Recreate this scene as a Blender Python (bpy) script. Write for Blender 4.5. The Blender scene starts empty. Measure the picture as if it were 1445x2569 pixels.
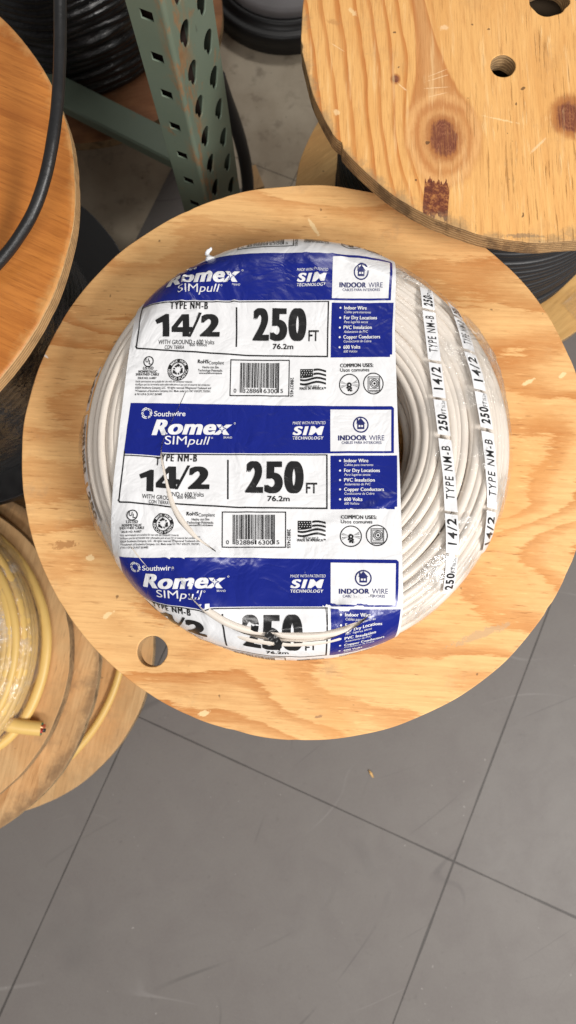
import bpy, bmesh, math, random
import numpy as np
from mathutils import Vector, Matrix, noise
random.seed(7); np.random.seed(7)
PI = math.pi
scene = bpy.context.scene
COL = scene.collection
R_ = math.radians

# ------------------------------------------------------------------ camera calibration
F, PW, PH = 1782.0, 1445.0, 2569.0
CX, CY = PW / 2, PH / 2
CAMH = 1.31
_d = np.array([755 - CX, -(1565 - CY), -F]); _d /= np.linalg.norm(_d)
_z = -_d
_y = np.array([0, 1, 0.]) - _z * _z[1]; _y /= np.linalg.norm(_y)
_x = np.cross(_y, _z)
M3 = np.stack([_x, _y, _z])

def at(px, py, dep):
    """ground-plan point met by a photo pixel at a given distance below the camera"""
    px = np.asarray(px, float); py = np.asarray(py, float)
    v = np.stack([px - CX, -(py - CY), np.full_like(px, -F)], -1) @ M3.T
    return v[..., :2] * (dep / -v[..., 2:3])

def u2(a): return np.array([math.cos(R_(a)), math.sin(R_(a))])

# ------------------------------------------------------------------ object helpers
def tag(o, label=None, cat=None, group=None, kind=None):
    if label: o['label'] = label
    if cat: o['category'] = cat
    if group: o['group'] = group
    if kind: o['kind'] = kind
    return o

def empty(name, loc, label, cat, group=None):
    o = bpy.data.objects.new(name, None); COL.objects.link(o)
    o.location = loc; o.empty_display_size = .05
    return tag(o, label, cat, group)

def mesh_obj(name, verts, faces, mats, parent=None, loc=(0, 0, 0), mi=None, smooth=True):
    me = bpy.data.meshes.new(name)
    me.from_pydata([tuple(map(float, v)) for v in verts], [], faces)
    if not isinstance(mats, (list, tuple)): mats = [mats]
    for m in mats: me.materials.append(m)
    if mi is not None: me.polygons.foreach_set('material_index', mi)
    me.polygons.foreach_set('use_smooth', [smooth] * len(me.polygons))
    me.update()
    o = bpy.data.objects.new(name, me); COL.objects.link(o)
    o.location = loc
    if parent: o.parent = parent
    return o

class MB:
    """collects shapes for one mesh"""
    def __init__(s): s.v = []; s.f = []; s.m = []
    def add(s, vs, fs, m=0):
        b = len(s.v); s.v += [tuple(v) for v in vs]
        s.f += [tuple(i + b for i in f) for f in fs]; s.m += [m] * len(fs)
    def box(s, c, size, rot=0, m=0):
        cx, cy, cz = c; a, b, h = size[0] / 2, size[1] / 2, size[2] / 2
        vs = []
        for z in (-h, h):
            for x, y in ((-a, -b), (a, -b), (a, b), (-a, b)):
                vs.append((cx + x * math.cos(rot) - y * math.sin(rot), cy + x * math.sin(rot) + y * math.cos(rot), cz + z))
        s.add(vs, [(3, 2, 1, 0), (4, 5, 6, 7), (0, 1, 5, 4), (1, 2, 6, 5), (2, 3, 7, 6), (3, 0, 4, 7)], m)
    def tube(s, pts, rx, rz=None, n=12, closed=False, m=0, up=(0, 0, 1), caps=True):
        """swept oval along pts; rx sideways, rz along the up direction (scalars or lists)"""
        P = [Vector(p) for p in pts]; N = len(P)
        rz = rx if rz is None else rz
        vs = []
        for i in range(N):
            a = P[(i - 1) % N] if (closed or i) else P[i]
            b = P[(i + 1) % N] if (closed or i < N - 1) else P[i]
            t = (b - a).normalized()
            U = Vector(up[i]) if isinstance(up, list) else Vector(up)
            sd = t.cross(U)
            if sd.length < 1e-5: sd = t.cross(Vector((1, 0, 0)))
            sd.normalize(); U = sd.cross(t).normalized()
            ra = rx[i] if isinstance(rx, (list, tuple)) else rx
            rb = rz[i] if isinstance(rz, (list, tuple)) else rz
            for k in range(n):
                q = 2 * PI * k / n
                vs.append(P[i] + sd * (ra * math.cos(q)) + U * (rb * math.sin(q)))
        fs = []
        for i in range(N if closed else N - 1):
            j = (i + 1) % N
            for k in range(n):
                k2 = (k + 1) % n
                fs.append((i * n + k, i * n + k2, j * n + k2, j * n + k))
        if caps and not closed:
            fs.append(tuple(range(n))[::-1]); fs.append(tuple((N - 1) * n + k for k in range(n)))
        s.add(vs, fs, m)
    def lathe(s, prof, n=96, m=0, fn=None, a0=0, a1=2 * PI):
        full = abs(a1 - a0 - 2 * PI) < 1e-6
        K = len(prof); vs = []; cnt = n if full else n + 1
        for i in range(cnt):
            a = a0 + (a1 - a0) * i / n
            for j, (r, z) in enumerate(prof):
                if fn: r, z = fn(a, j, r, z)
                vs.append((r * math.cos(a), r * math.sin(a), z))
        fs = []
        for i in range(n):
            i2 = (i + 1) % cnt
            for j in range(K - 1):
                fs.append((i * K + j, i2 * K + j, i2 * K + j + 1, i * K + j + 1))
        s.add(vs, fs, m)
    def build(s, name, mats, parent=None, loc=(0, 0, 0), smooth=True):
        return mesh_obj(name, s.v, s.f, mats, parent, loc, s.m, smooth)

def curve_mesh(splines, half, bevel, name):
    """flat plate with holes: closed 2-D outlines, filled and extruded"""
    cu = bpy.data.curves.new(name, 'CURVE'); cu.dimensions = '2D'; cu.fill_mode = 'BOTH'
    cu.extrude = max(half - bevel, 0.0001); cu.bevel_depth = bevel; cu.bevel_resolution = 2; cu.offset = -bevel
    for pts in splines:
        sp = cu.splines.new('POLY'); sp.points.add(len(pts) - 1); sp.use_cyclic_u = True
        for p, q in zip(sp.points, pts): p.co = (q[0], q[1], 0, 1)
    ob = bpy.data.objects.new(name, cu); COL.objects.link(ob)
    dg = bpy.context.evaluated_depsgraph_get(); dg.update()
    me = bpy.data.meshes.new_from_object(ob.evaluated_get(dg))
    bpy.data.objects.remove(ob); bpy.data.curves.remove(cu)
    me.materials.clear()
    return me

# ------------------------------------------------------------------ materials
class NT:
    def __init__(s, name):
        s.mat = bpy.data.materials.new(name); s.mat.use_nodes = True
        s.t = s.mat.node_tree; s.t.nodes.clear()
        s.out = s.n('ShaderNodeOutputMaterial')
    def n(s, typ, **kw):
        nd = s.t.nodes.new(typ)
        for k, v in kw.items(): setattr(nd, k, v)
        return nd
    def link(s, a, b): s.t.links.new(a, b)
    def inp(s, nd, key, val):
        if hasattr(val, 'bl_idname') or isinstance(val, bpy.types.NodeSocket): s.link(val, nd.inputs[key])
        else: nd.inputs[key].default_value = val
    def math(s, op, a, b=None, c=None, clamp=False):
        nd = s.n('ShaderNodeMath', operation=op); nd.use_clamp = clamp
        s.inp(nd, 0, a)
        if b is not None: s.inp(nd, 1, b)
        if c is not None: s.inp(nd, 2, c)
        return nd.outputs[0]
    def vmath(s, op, a, b=None):
        nd = s.n('ShaderNodeVectorMath', operation=op); s.inp(nd, 0, a)
        if b is not None: s.inp(nd, 1, b)
        return nd.outputs['Value'] if op in ('LENGTH', 'DISTANCE', 'DOT_PRODUCT') else nd.outputs[0]
    def coord(s, scale=(1, 1, 1), rot=(0, 0, 0), loc=(0, 0, 0)):
        tc = s.n('ShaderNodeTexCoord'); mp = s.n('ShaderNodeMapping')
        # rotate first, then scale, so that the stretch follows the grain
        vr = s.n('ShaderNodeVectorRotate', rotation_type='EULER_XYZ'); s.link(tc.outputs['Object'], vr.inputs[0])
        vr.inputs['Rotation'].default_value = rot
        s.link(vr.outputs[0], mp.inputs[0]); mp.inputs['Scale'].default_value = scale; mp.inputs['Location'].default_value = loc
        return mp.outputs[0]
    def noise(s, vec, scale, detail=4, rough=.55, dist=0, col=False):
        nd = s.n('ShaderNodeTexNoise'); s.link(vec, nd.inputs['Vector'])
        nd.inputs['Scale'].default_value = scale; nd.inputs['Detail'].default_value = detail
        nd.inputs['Roughness'].default_value = rough; nd.inputs['Distortion'].default_value = dist
        return nd.outputs['Color' if col else 'Fac']
    def ramp(s, fac, stops, interp='LINEAR'):
        nd = s.n('ShaderNodeValToRGB'); s.link(fac, nd.inputs[0]); cr = nd.color_ramp; cr.interpolation = interp
        while len(cr.elements) < len(stops): cr.elements.new(.5)
        for e, (p, c) in zip(cr.elements, stops):
            e.position = p; e.color = (c, c, c, 1) if isinstance(c, (int, float)) else (*c, 1)
        return nd.outputs[0]
    def sstep(s, v, a, b, x=0., y=1.):
        nd = s.n('ShaderNodeMapRange', interpolation_type='SMOOTHSTEP'); s.inp(nd, 0, v)
        for i, q in enumerate((a, b, x, y)): nd.inputs[1 + i].default_value = q
        return nd.outputs[0]
    def mix(s, fac, a, b, mode='MIX'):
        nd = s.n('ShaderNodeMix', data_type='RGBA', blend_type=mode); s.inp(nd, 0, fac)
        for k, v in ((6, a), (7, b)):
            if isinstance(v, bpy.types.NodeSocket): s.link(v, nd.inputs[k])
            else: nd.inputs[k].default_value = (*v, 1)
        return nd.outputs[2]
    def bump(s, h, strength, dist=.001, normal=None):
        nd = s.n('ShaderNodeBump'); s.link(h, nd.inputs['Height']); nd.inputs['Strength'].default_value = strength
        nd.inputs['Distance'].default_value = dist
        if normal: s.link(normal, nd.inputs['Normal'])
        return nd.outputs[0]
    def bsdf(s, color, rough=.5, normal=None, spec=.5, metal=0, coat=0, coat_rough=.1, sss=0):
        b = s.n('ShaderNodeBsdfPrincipled')
        if isinstance(color, bpy.types.NodeSocket): s.link(color, b.inputs['Base Color'])
        else: b.inputs['Base Color'].default_value = (*color, 1)
        s.inp(b, 'Roughness', rough); b.inputs['Specular IOR Level'].default_value = spec
        s.inp(b, 'Metallic', metal); b.inputs['Coat Weight'].default_value = coat; b.inputs['Coat Roughness'].default_value = coat_rough
        if normal: s.link(normal, b.inputs['Normal'])
        return b
    def done(s, sh):
        s.link(sh.outputs[0] if hasattr(sh, 'outputs') else sh, s.out.inputs['Surface']); return s.mat

def wood(name, light, dark, angle=0., stretch=(2.2, 7.), k=9., seed=0., band=1., knots=(), fibre=.25, bark=None, dirt=0., blotch=.35, rim=None, rimcol=(.30, .25, .18), warm=(.80, .38, .13), rough=.62, scuffs=(), feather=.035, grit=1.):
    """rotary-cut plywood face: contour bands of a stretched noise field, fibres, pores and knots"""
    w = NT(name)
    base = w.coord((1, 1, 1), (0, 0, -angle))
    sc = w.n('ShaderNodeMapping'); w.link(base, sc.inputs[0])
    sc.inputs['Scale'].default_value = (stretch[0], stretch[1], 1); sc.inputs['Location'].default_value = (seed, seed * .7, seed)
    raw = w.coord()
    fld = w.noise(sc.outputs[0], 1.0, 1.5, .4, .35)
    # small irregularity along the grain
    wob = w.noise(sc.outputs[0], 9., 3, .6)
    fld = w.math('ADD', fld, w.math('MULTIPLY', w.math('SUBTRACT', wob, .5), .03))
    fe = w.n('ShaderNodeMapping'); w.link(base, fe.inputs[0]); fe.inputs['Scale'].default_value = (28, 260, 1)
    fld = w.math('ADD', fld, w.math('MULTIPLY', w.math('SUBTRACT', w.noise(fe.outputs[0], 1., 5, .7), .5), feather))
    kn = []
    for (kx, ky, kr, asp) in knots:
        d = w.vmath('SUBTRACT', raw, (kx, ky, 0.)); mp = w.n('ShaderNodeMapping'); w.link(d, mp.inputs[0])
        mp.inputs['Scale'].default_value = (1., asp, 0)
        kd = w.math('ADD', w.vmath('LENGTH', mp.outputs[0]), w.math('MULTIPLY', w.math('SUBTRACT', w.noise(raw, 45., 4, .6), .5), kr * .75)); kn.append((kd, kr))
        me_ = w.n('ShaderNodeMapping'); w.link(d, me_.inputs[0]); me_.inputs['Scale'].default_value = (1., .33, 0)
        ke = w.vmath('LENGTH', me_.outputs[0])
        fld = w.math('ADD', fld, w.math('MULTIPLY', w.math('EXPONENT', w.math('MULTIPLY', w.math('POWER', w.math('DIVIDE', ke, kr * 2.1), 2.), -1.)), .30))
    saw = w.math('FRACT', w.math('MULTIPLY', fld, k))
    bandf = w.ramp(saw, [(0., 0.), (.42, .10), (.74, .75), (.90, 1.), (1., 0.)], 'EASE')
    big = w.noise(sc.outputs[0], .8, 3, .5)
    bandf = w.math('MULTIPLY', bandf, w.sstep(big, .30, .70, .35 * band, band))
    fm = w.n('ShaderNodeMapping'); w.link(base, fm.inputs[0]); fm.inputs['Scale'].default_value = (10, 230, 1)
    fib = w.noise(fm.outputs[0], 1., 6, .65)
    fm2 = w.n('ShaderNodeMapping'); w.link(base, fm2.inputs[0]); fm2.inputs['Scale'].default_value = (16, 95, 1)
    fib2 = w.noise(fm2.outputs[0], 1., 4, .6, .4)
    col = w.mix(bandf, light, dark)
    col = w.mix(w.math('MULTIPLY', w.sstep(fib, .38, .66), fibre), col, w.mix(.75, col, tuple(c * .8 for c in dark)))
    thin = w.n('ShaderNodeMapping'); w.link(base, thin.inputs[0]); thin.inputs['Scale'].default_value = (26, 480, 1)
    tn = w.noise(thin.outputs[0], 1., 3, .7)
    col = w.mix(w.math('MULTIPLY', w.sstep(tn, .52, .74), fibre * 1.2), col, w.mix(.7, col, tuple(c * .5 for c in dark)))
    mot = w.noise(sc.outputs[0], 5., 5, .65)
    col = w.mix(w.math('MULTIPLY', w.sstep(mot, .45, .75), .35), col, tuple(c * .9 for c in dark))
    col = w.mix(w.math('MULTIPLY', w.sstep(fib2, .55, .75), fibre * .9), col, tuple(min(1, c * 1.12) for c in light))
    # broad warm or dull blotches
    bl = w.noise(raw, 7., 4, .6)
    col = w.mix(w.math('MULTIPLY', w.sstep(bl, .48, .72), blotch), col, warm, 'MULTIPLY' if False else 'MIX')
    # pores: short dark dashes along the grain
    pm = w.n('ShaderNodeMapping'); w.link(base, pm.inputs[0]); pm.inputs['Scale'].default_value = (70, 520, 1)
    pore = w.math('MULTIPLY', w.sstep(w.noise(pm.outputs[0], 1., 2, .5), .70, .78), w.sstep(w.noise(raw, 11., 2), .42, .66))
    col = w.mix(w.math('MULTIPLY', pore, .55), col, tuple(c * .35 for c in dark))
    p2 = w.n('ShaderNodeMapping'); w.link(base, p2.inputs[0]); p2.inputs['Scale'].default_value = (34, 300, 1)
    pn = w.noise(p2.outputs[0], 1., 3, .65)
    patch = w.sstep(w.noise(raw, 8., 3), .36, .62, .25, 1.)
    col = w.mix(w.math('MULTIPLY', w.math('MULTIPLY', w.sstep(pn, .58, .72), patch), .50 * grit), col, tuple(c * .62 for c in dark))
    col = w.mix(w.math('MULTIPLY', w.math('MULTIPLY', w.sstep(pn, .42, .28), patch), .55 * grit), col, tuple(min(1, c * 1.14) for c in light))
    gm = w.math('MULTIPLY', w.sstep(w.noise(raw, 17., 6, .7), .56, .74), .28 * grit)
    col = w.mix(gm, col, (.34, .23, .14))
    spk = w.sstep(w.noise(raw, 95., 1, .5), .755, .80)
    col = w.mix(w.math('MULTIPLY', spk, .7), col, (.10, .05, .02))
    # dents and pale scuffs across the grain
    sm = w.n('ShaderNodeMapping'); w.link(base, sm.inputs[0]); sm.inputs['Scale'].default_value = (60, 17, 1); sm.inputs['Rotation'].default_value = (0, 0, .9)
    scf = w.sstep(w.noise(sm.outputs[0], 1., 2, .5), .74, .80)
    col = w.mix(w.math('MULTIPLY', scf, .45), col, tuple(min(1, c * 1.25) for c in light))
    for kd, kr in kn:
        halo = w.sstep(kd, kr * 2.1, kr * .95)
        hr = w.math('ADD', w.math('MULTIPLY', w.math('SINE', w.math('MULTIPLY', kd, 19. / kr)), .25), .75)
        col = w.mix(w.math('MULTIPLY', halo, w.math('MULTIPLY', hr, .85)), col, (.42, .155, .045))
        core = w.math('MULTIPLY', w.sstep(kd, kr * 1.05, kr * .7), .92)
        rg = w.math('ADD', w.math('MULTIPLY', w.math('SINE', w.math('MULTIPLY', kd, 31. / kr)), .5), .5)
        col = w.mix(core, col, w.mix(rg, (.15, .045, .02), (.30, .11, .05)))
    for (x0, y0, x1, y1, wd, cc) in scuffs:
        an = math.atan2(y1 - y0, x1 - x0); ln = math.hypot(x1 - x0, y1 - y0) / 2
        vr = w.n('ShaderNodeVectorRotate', rotation_type='Z_AXIS'); w.link(w.vmath('SUBTRACT', raw, ((x0 + x1) / 2, (y0 + y1) / 2, 0.)), vr.inputs[0]); vr.inputs['Angle'].default_value = -an
        mp = w.n('ShaderNodeMapping'); w.link(vr.outputs[0], mp.inputs[0]); mp.inputs['Scale'].default_value = (1 / ln, 1 / wd, 0)
        e_ = w.math('ADD', w.vmath('LENGTH', mp.outputs[0]), w.math('MULTIPLY', w.math('SUBTRACT', w.noise(raw, 230., 3, .7), .5), 2.2))
        col = w.mix(w.math('MULTIPLY', w.sstep(e_, 1.1, .7), .75), col, cc)
    if bark:
        bx, by, bw, bh = bark
        d = w.vmath('SUBTRACT', raw, (bx, by, 0.)); mp = w.n('ShaderNodeMapping'); w.link(d, mp.inputs[0]); mp.inputs['Scale'].default_value = (1 / bw, 1 / bh, 0)
        sx = w.n('ShaderNodeSeparateXYZ'); w.link(mp.outputs[0], sx.inputs[0])
        ed = w.math('MAXIMUM', w.math('ABSOLUTE', sx.outputs[0]), w.math('ABSOLUTE', sx.outputs[1]))
        bmk = w.sstep(w.math('ADD', ed, w.math('MULTIPLY', w.math('SUBTRACT', w.noise(w.coord((2, .5, 1)), 130., 3), .5), 1.0)), 1.04, .94)
        bc = w.ramp(w.noise(raw, 190., 5, .7), [(.3, (.06, .015, .01)), (.52, (.16, .04, .02)), (.72, (.42, .17, .05))])
        col = w.mix(bmk, col, bc)
    if dirt:
        dm = w.math('MULTIPLY', w.sstep(w.noise(raw, 13., 6, .65), .52, .72), dirt)
        col = w.mix(dm, col, (.11, .075, .05))
    if rim:
        rr = w.vmath('LENGTH', w.vmath('MULTIPLY', raw, (1., 1., 0.)))
        rm = w.math('MULTIPLY', w.sstep(w.math('ADD', rr, w.math('MULTIPLY', w.math('SUBTRACT', w.noise(raw, 28., 5, .7), .5), .05)), rim - .016, rim - .001), .62)
        col = w.mix(rm, col, rimcol)
    h = w.math('ADD', w.math('MULTIPLY', fib, .7), w.math('MULTIPLY', bandf, .35))
    nm = w.bump(h, .35, .0009)
    return w.done(w.bsdf(col, rough, nm, .35))

def ply_edge(name, a, b, dirt=.4):
    """sawn edge of plywood: level plies, dirt and splinters"""
    w = NT(name); c = w.coord()
    s = w.n('ShaderNodeSeparateXYZ'); w.link(c, s.inputs[0])
    z = w.math('ADD', s.outputs[2], w.math('MULTIPLY', w.math('SUBTRACT', w.noise(c, 60., 3), .5), .002))
    st = w.sstep(w.math('FRACT', w.math('MULTIPLY', z, 280.)), .25, .6)
    col = w.mix(w.math('MULTIPLY', st, .7), a, b)
    col = w.mix(w.math('MULTIPLY', w.sstep(w.noise(c, 35., 6, .7), .45, .65), dirt), col, (.07, .045, .03))
    n2 = w.noise(w.coord((1, 1, 4)), 160., 4)
    return w.done(w.bsdf(col, .85, w.bump(n2, .8, .002), .2))

def plain(name, color, rough=.5, bumps=None, spec=.5, var=.15, coat=0, vscale=30., metal=0):
    w = NT(name); c = w.coord()
    col = w.mix(w.noise(c, vscale, 5, .6), tuple(x * (1 - var) for x in color), tuple(min(1, x * (1 + var)) for x in color))
    nm = w.bump(w.noise(c, bumps[0], 5, .6), bumps[1], bumps[2]) if bumps else None
    return w.done(w.bsdf(col, rough, nm, spec, metal, coat))

def film(name, base=.05, gain=.55, bscale=90., bstr=.9, bdist=.004, rough=.09, tint=(1, 1, 1), haze=.05, glint_spots=()):
    """clear stretch film: mostly clear, a little milky, glinting on its creases"""
    w = NT(name); c = w.coord()
    n1 = w.noise(c, bscale, 3, .55, 1.2); n2 = w.noise(c, bscale * .27, 2, .5, .6)
    rid = w.math('ABSOLUTE', w.math('SUBTRACT', n1, .5)); rid2 = w.math('ABSOLUTE', w.math('SUBTRACT', n2, .5))
    h = w.math('ADD', w.math('MULTIPLY', rid, .6), rid2)
    nm = w.bump(h, bstr, bdist)
    tr = w.n('ShaderNodeBsdfTransparent'); tr.inputs[0].default_value = (*tint, 1)
    gl = w.n('ShaderNodeBsdfGlossy'); gl.inputs['Roughness'].default_value = rough; w.link(nm, gl.inputs['Normal'])
    df = w.n('ShaderNodeBsdfDiffuse'); df.inputs[0].default_value = (.85, .84, .82, 1); w.link(nm, df.inputs['Normal'])
    lw = w.n('ShaderNodeLayerWeight'); lw.inputs[0].default_value = .35; w.link(nm, lw.inputs['Normal'])
    m1 = w.n('ShaderNodeMixShader')
    hz = w.math('MULTIPLY', w.sstep(w.noise(c, bscale * .4, 4, .6), .5, .75), haze * 2.5)
    w.link(w.math('ADD', hz, haze * .3), m1.inputs[0]); w.link(tr.outputs[0], m1.inputs[1]); w.link(df.outputs[0], m1.inputs[2])
    m2 = w.n('ShaderNodeMixShader')
    f = w.math('MULTIPLY_ADD', lw.outputs['Facing'], gain, base, clamp=True)
    if glint_spots:
        mk = None
        for (qx, qy, qz, qr, am) in glint_spots:
            g_ = w.math('MULTIPLY', w.sstep(w.math('ADD', w.vmath('DISTANCE', c, (qx, qy, qz)), w.math('MULTIPLY', w.math('SUBTRACT', w.noise(c, 45., 3), .5), qr * 1.4)), qr * 1.2, qr * .2), am)
            mk = g_ if mk is None else w.math('MAXIMUM', mk, g_)
        f = w.math('MULTIPLY', f, w.math('MULTIPLY_ADD', mk, .9, .12))
        hz2 = w.math('MULTIPLY', w.math('MULTIPLY', mk, w.sstep(rid2, .018, .002)), .40)  # white crease lines and haze painted in at set places as highlights
        w.link(w.math('MULTIPLY_ADD', mk, haze, hz2, clamp=True), m1.inputs[0])
    w.link(f, m2.inputs[0]); w.link(m1.outputs[0], m2.inputs[1]); w.link(gl.outputs[0], m2.inputs[2])
    return w.done(m2)

PALE = (.88, .66, .36)
_M = np.array([.0032, .1785])
def sc(c0, dep, x0, y0, x1, y1, wd, cc=PALE): a, b_ = at(x0, y0, dep) - c0, at(x1, y1, dep) - c0; return (a[0], a[1], b_[0], b_[1], wd, cc)
MSC = [sc(_M, .7, 772, 545, 800, 592, .0022), sc(_M, .7, 1400, 950, 1420, 935, .0024), sc(_M, .7, 1312, 966, 1340, 950, .0022), sc(_M, .7, 214, 1402, 238, 1398, .0032), sc(_M, .7, 255, 1552, 285, 1535, .0024),
       sc(_M, .7, 500, 1795, 525, 1783, .0030), sc(_M, .7, 110, 890, 122, 900, .0012, (.8, .78, .72)), sc(_M, .7, 130, 1370, 195, 1362, .0040, (.38, .17, .055)), sc(_M, .7, 790, 1800, 810, 1797, .0016, (.3, .16, .08)), sc(_M, .7, 1130, 1620, 1290, 1560, .004, (.50, .33, .18))]
MAIN = wood('pale_plywood', (.79, .475, .198), (.50, .190, .046), angle=R_(-3), stretch=(3.4, 7.2), k=9., seed=3.1, band=1.0, fibre=.30, blotch=.5, warm=(.67, .325, .10), scuffs=MSC, feather=.07, grit=1.5)
MAINE = ply_edge('pale_plywood_edge', (.62, .40, .20), (.34, .19, .08))
_T = np.array([.2382, .6042]); SCR = (.88, .62, .36)
PSC = [sc(_T, .645, 1080, 190, 1125, 172, .0006, SCR), sc(_T, .645, 1068, 205, 1130, 186, .0006, SCR), sc(_T, .645, 1066, 222, 1128, 218, .0006, SCR), sc(_T, .645, 1075, 243, 1122, 232, .0006, SCR), sc(_T, .645, 1100, 72, 1128, 66, .003, SCR),
       sc(_T, .645, 875, 20, 895, 40, .0032, PALE), sc(_T, .645, 825, 105, 865, 130, .0006, SCR), sc(_T, .645, 838, 275, 850, 290, .003, PALE), sc(_T, .645, 1330, 385, 1370, 345, .0014, SCR), sc(_T, .645, 995, 206, 1018, 226, .0009, SCR), sc(_T, .645, 1210, 290, 1300, 310, .0012, PALE),
       sc(_T, .645, 1245, 590, 1370, 592, .0028, (.16, .12, .09)), sc(_T, .645, 860, 60, 815, 50, .003, (.5, .24, .08))]
def pine_face():
    """one knotty board: straight latewood lines that part round a big knot, an orange spire above it, rough fissured grain to the right"""
    w = NT('knotty_pine'); raw = w.coord()
    kx, ky = (at(1112, 345, .645) - _T)
    sx = w.n('ShaderNodeSeparateXYZ'); w.link(raw, sx.inputs[0]); x, y = sx.outputs[0], sx.outputs[1]
    dx = w.math('SUBTRACT', x, float(kx)); dy = w.math('SUBTRACT', y, float(ky))
    def st(sx_, sy_, scale, det=4, ro=.6, di=0): m = w.n('ShaderNodeMapping'); w.link(raw, m.inputs[0]); m.inputs['Scale'].default_value = (sx_, sy_, 1); return w.noise(m.outputs[0], scale, det, ro, di)
    slow = w.math('SUBTRACT', st(9, 3.2, 1., 3), .5); feath = w.math('SUBTRACT', st(260, 18, 1., 5, .7), .5)
    # grain lines bow outwards at the knot
    bow = w.math('MULTIPLY', w.math('EXPONENT', w.math('MULTIPLY', w.math('POWER', w.math('DIVIDE', dy, .060), 2.), -1.)), w.math('EXPONENT', w.math('MULTIPLY', w.math('POWER', w.math('DIVIDE', dx, .055), 2.), -1.)))
    sgn = w.math('TANH', w.math('MULTIPLY', dx, 60.))
    g = w.math('SUBTRACT', dx, w.math('MULTIPLY', w.math('MULTIPLY', bow, sgn), .024))
    g = w.math('ADD', g, w.math('MULTIPLY', dy, .10))
    g = w.math('ADD', g, w.math('MULTIPLY', slow, .034)); g = w.math('ADD', g, w.math('MULTIPLY', feath, .0024))
    saw = w.math('FRACT', w.math('ADD', w.math('MULTIPLY', g, 62.), 20.3))
    band = w.ramp(saw, [(0., 0.), (.50, .06), (.74, .85), (.86, 1.), (.93, .1)], 'EASE')
    leftm = w.sstep(dx, .015, -.045, .14, 1.)
    leftm = w.math('MULTIPLY', leftm, w.sstep(st(20, 4, 1., 3), .3, .6, .45, 1.))
    col = w.mix(w.math('MULTIPLY', band, leftm), (.78, .43, .148), (.50, .165, .031))
    col = w.mix(w.math('MULTIPLY', w.sstep(st(26, 6, 1., 4), .45, .7), .45), col, (.66, .31, .085))
    # spire above the knot
    sh = w.math('MULTIPLY', w.math('ADD', dy, 0.), -.14)
    wd_ = w.math('ADD', .0050, w.math('MULTIPLY', w.math('EXPONENT', w.math('DIVIDE', dy, -.050)), .052))
    e = w.math('DIVIDE', w.math('ABSOLUTE', w.math('SUBTRACT', w.math('SUBTRACT', dx, sh), .001)), wd_)
    e = w.math('ADD', e, w.math('ADD', w.math('MULTIPLY', feath, .25), w.math('MULTIPLY', slow, .5)))
    sp_ = w.math('MULTIPLY', w.sstep(e, 1.05, .86), w.sstep(dy, .020, .034))
    scol = w.mix(w.sstep(e, .35, 1.), (.56, .27, .10), (.47, .165, .040))
    scol = w.mix(w.math('MULTIPLY', w.sstep(st(160, 14, 1., 4), .5, .7), .5), scol, (.64, .30, .11))
    col = w.mix(w.math('MULTIPLY', sp_, .85), col, scol)
    # knot, its halo, and the smaller ones
    for (qx, qy, rr, asp, halo_w) in ((float(kx), float(ky), .0140, .72, 2.9), (*map(float, at(1432, 292, .645) - _T), .0150, .9, 1.25), (*map(float, at(992, 198, .645) - _T), .0034, .85, 1.5)):
        mp = w.n('ShaderNodeMapping'); w.link(w.vmath('SUBTRACT', raw, (qx, qy, 0.)), mp.inputs[0]); mp.inputs['Scale'].default_value = (1., asp, 0)
        kd = w.math('DIVIDE', w.vmath('LENGTH', mp.outputs[0]), rr)
        kd = w.math('ADD', kd, w.math('ADD', w.math('MULTIPLY', w.math('SUBTRACT', w.noise(raw, 55., 3, .5), .5), .55), w.math('MULTIPLY', w.math('SUBTRACT', w.noise(raw, 300., 3, .6), .5), .22)))
        kd = w.math('ADD', kd, w.math('MULTIPLY', feath, .9))
        if halo_w > 2:
            ring_ = w.math('ADD', w.math('MULTIPLY', w.math('SINE', w.math('MULTIPLY', w.math('POWER', kd, .8), 8.5)), .5), .5)
            col = w.mix(w.math('MULTIPLY', w.sstep(kd, 3.0, 2.5), .80), col, w.mix(ring_, (.72, .385, .15), (.50, .205, .065)))
        else:
            col = w.mix(w.math('MULTIPLY', w.sstep(kd, halo_w * 1.3, 1.), .7), col, (.50, .19, .05))
        col = w.mix(w.math('MULTIPLY', w.sstep(kd, 1.75, 1.1), .75), col, (.36, .125, .035))
        cr = w.math('ADD', w.math('MULTIPLY', w.math('SINE', w.math('MULTIPLY', kd, 30.)), .5), .5)
        cc = w.mix(w.math('MULTIPLY', cr, w.sstep(w.noise(raw, 120., 3), .35, .6)), (.165, .046, .024), (.27, .095, .045))
        col = w.mix(w.sstep(kd, 1.08, .86), col, cc)
    # fissures, fibres and torn grain, strongest on the right and low side
    rightm = w.sstep(w.math('SUBTRACT', dx, w.math('MULTIPLY', dy, .35)), -.01, .07, .25, 1.)
    fis = w.math('MULTIPLY', w.sstep(st(330, 16, 1., 3, .6), .60, .70), rightm)
    col = w.mix(w.math('MULTIPLY', fis, .70), col, (.36, .155, .040))
    tornl = w.math('MULTIPLY', w.sstep(st(210, 24, 1., 3, .6, .3), .60, .72), rightm)
    col = w.mix(w.math('MULTIPLY', tornl, .55), col, (.90, .64, .33))
    fin = st(520, 24, 1., 4, .7); col = w.mix(w.math('MULTIPLY', w.sstep(fin, .46, .70), .50), col, (.44, .19, .055))
    f3 = st(150, 9, 1., 4, .65); col = w.mix(w.math('MULTIPLY', w.sstep(f3, .52, .70), .30), col, (.50, .22, .06)); col = w.mix(w.math('MULTIPLY', w.sstep(f3, .44, .30), .35), col, (.92, .66, .34))
    col = w.mix(w.math('MULTIPLY', w.sstep(w.noise(raw, 15., 6, .7), .55, .72), .22), col, (.34, .21, .11))
    spk = w.sstep(w.noise(raw, 120., 1, .5), .775, .80); col = w.mix(w.math('MULTIPLY', spk, .75), col, (.07, .035, .015))
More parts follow.
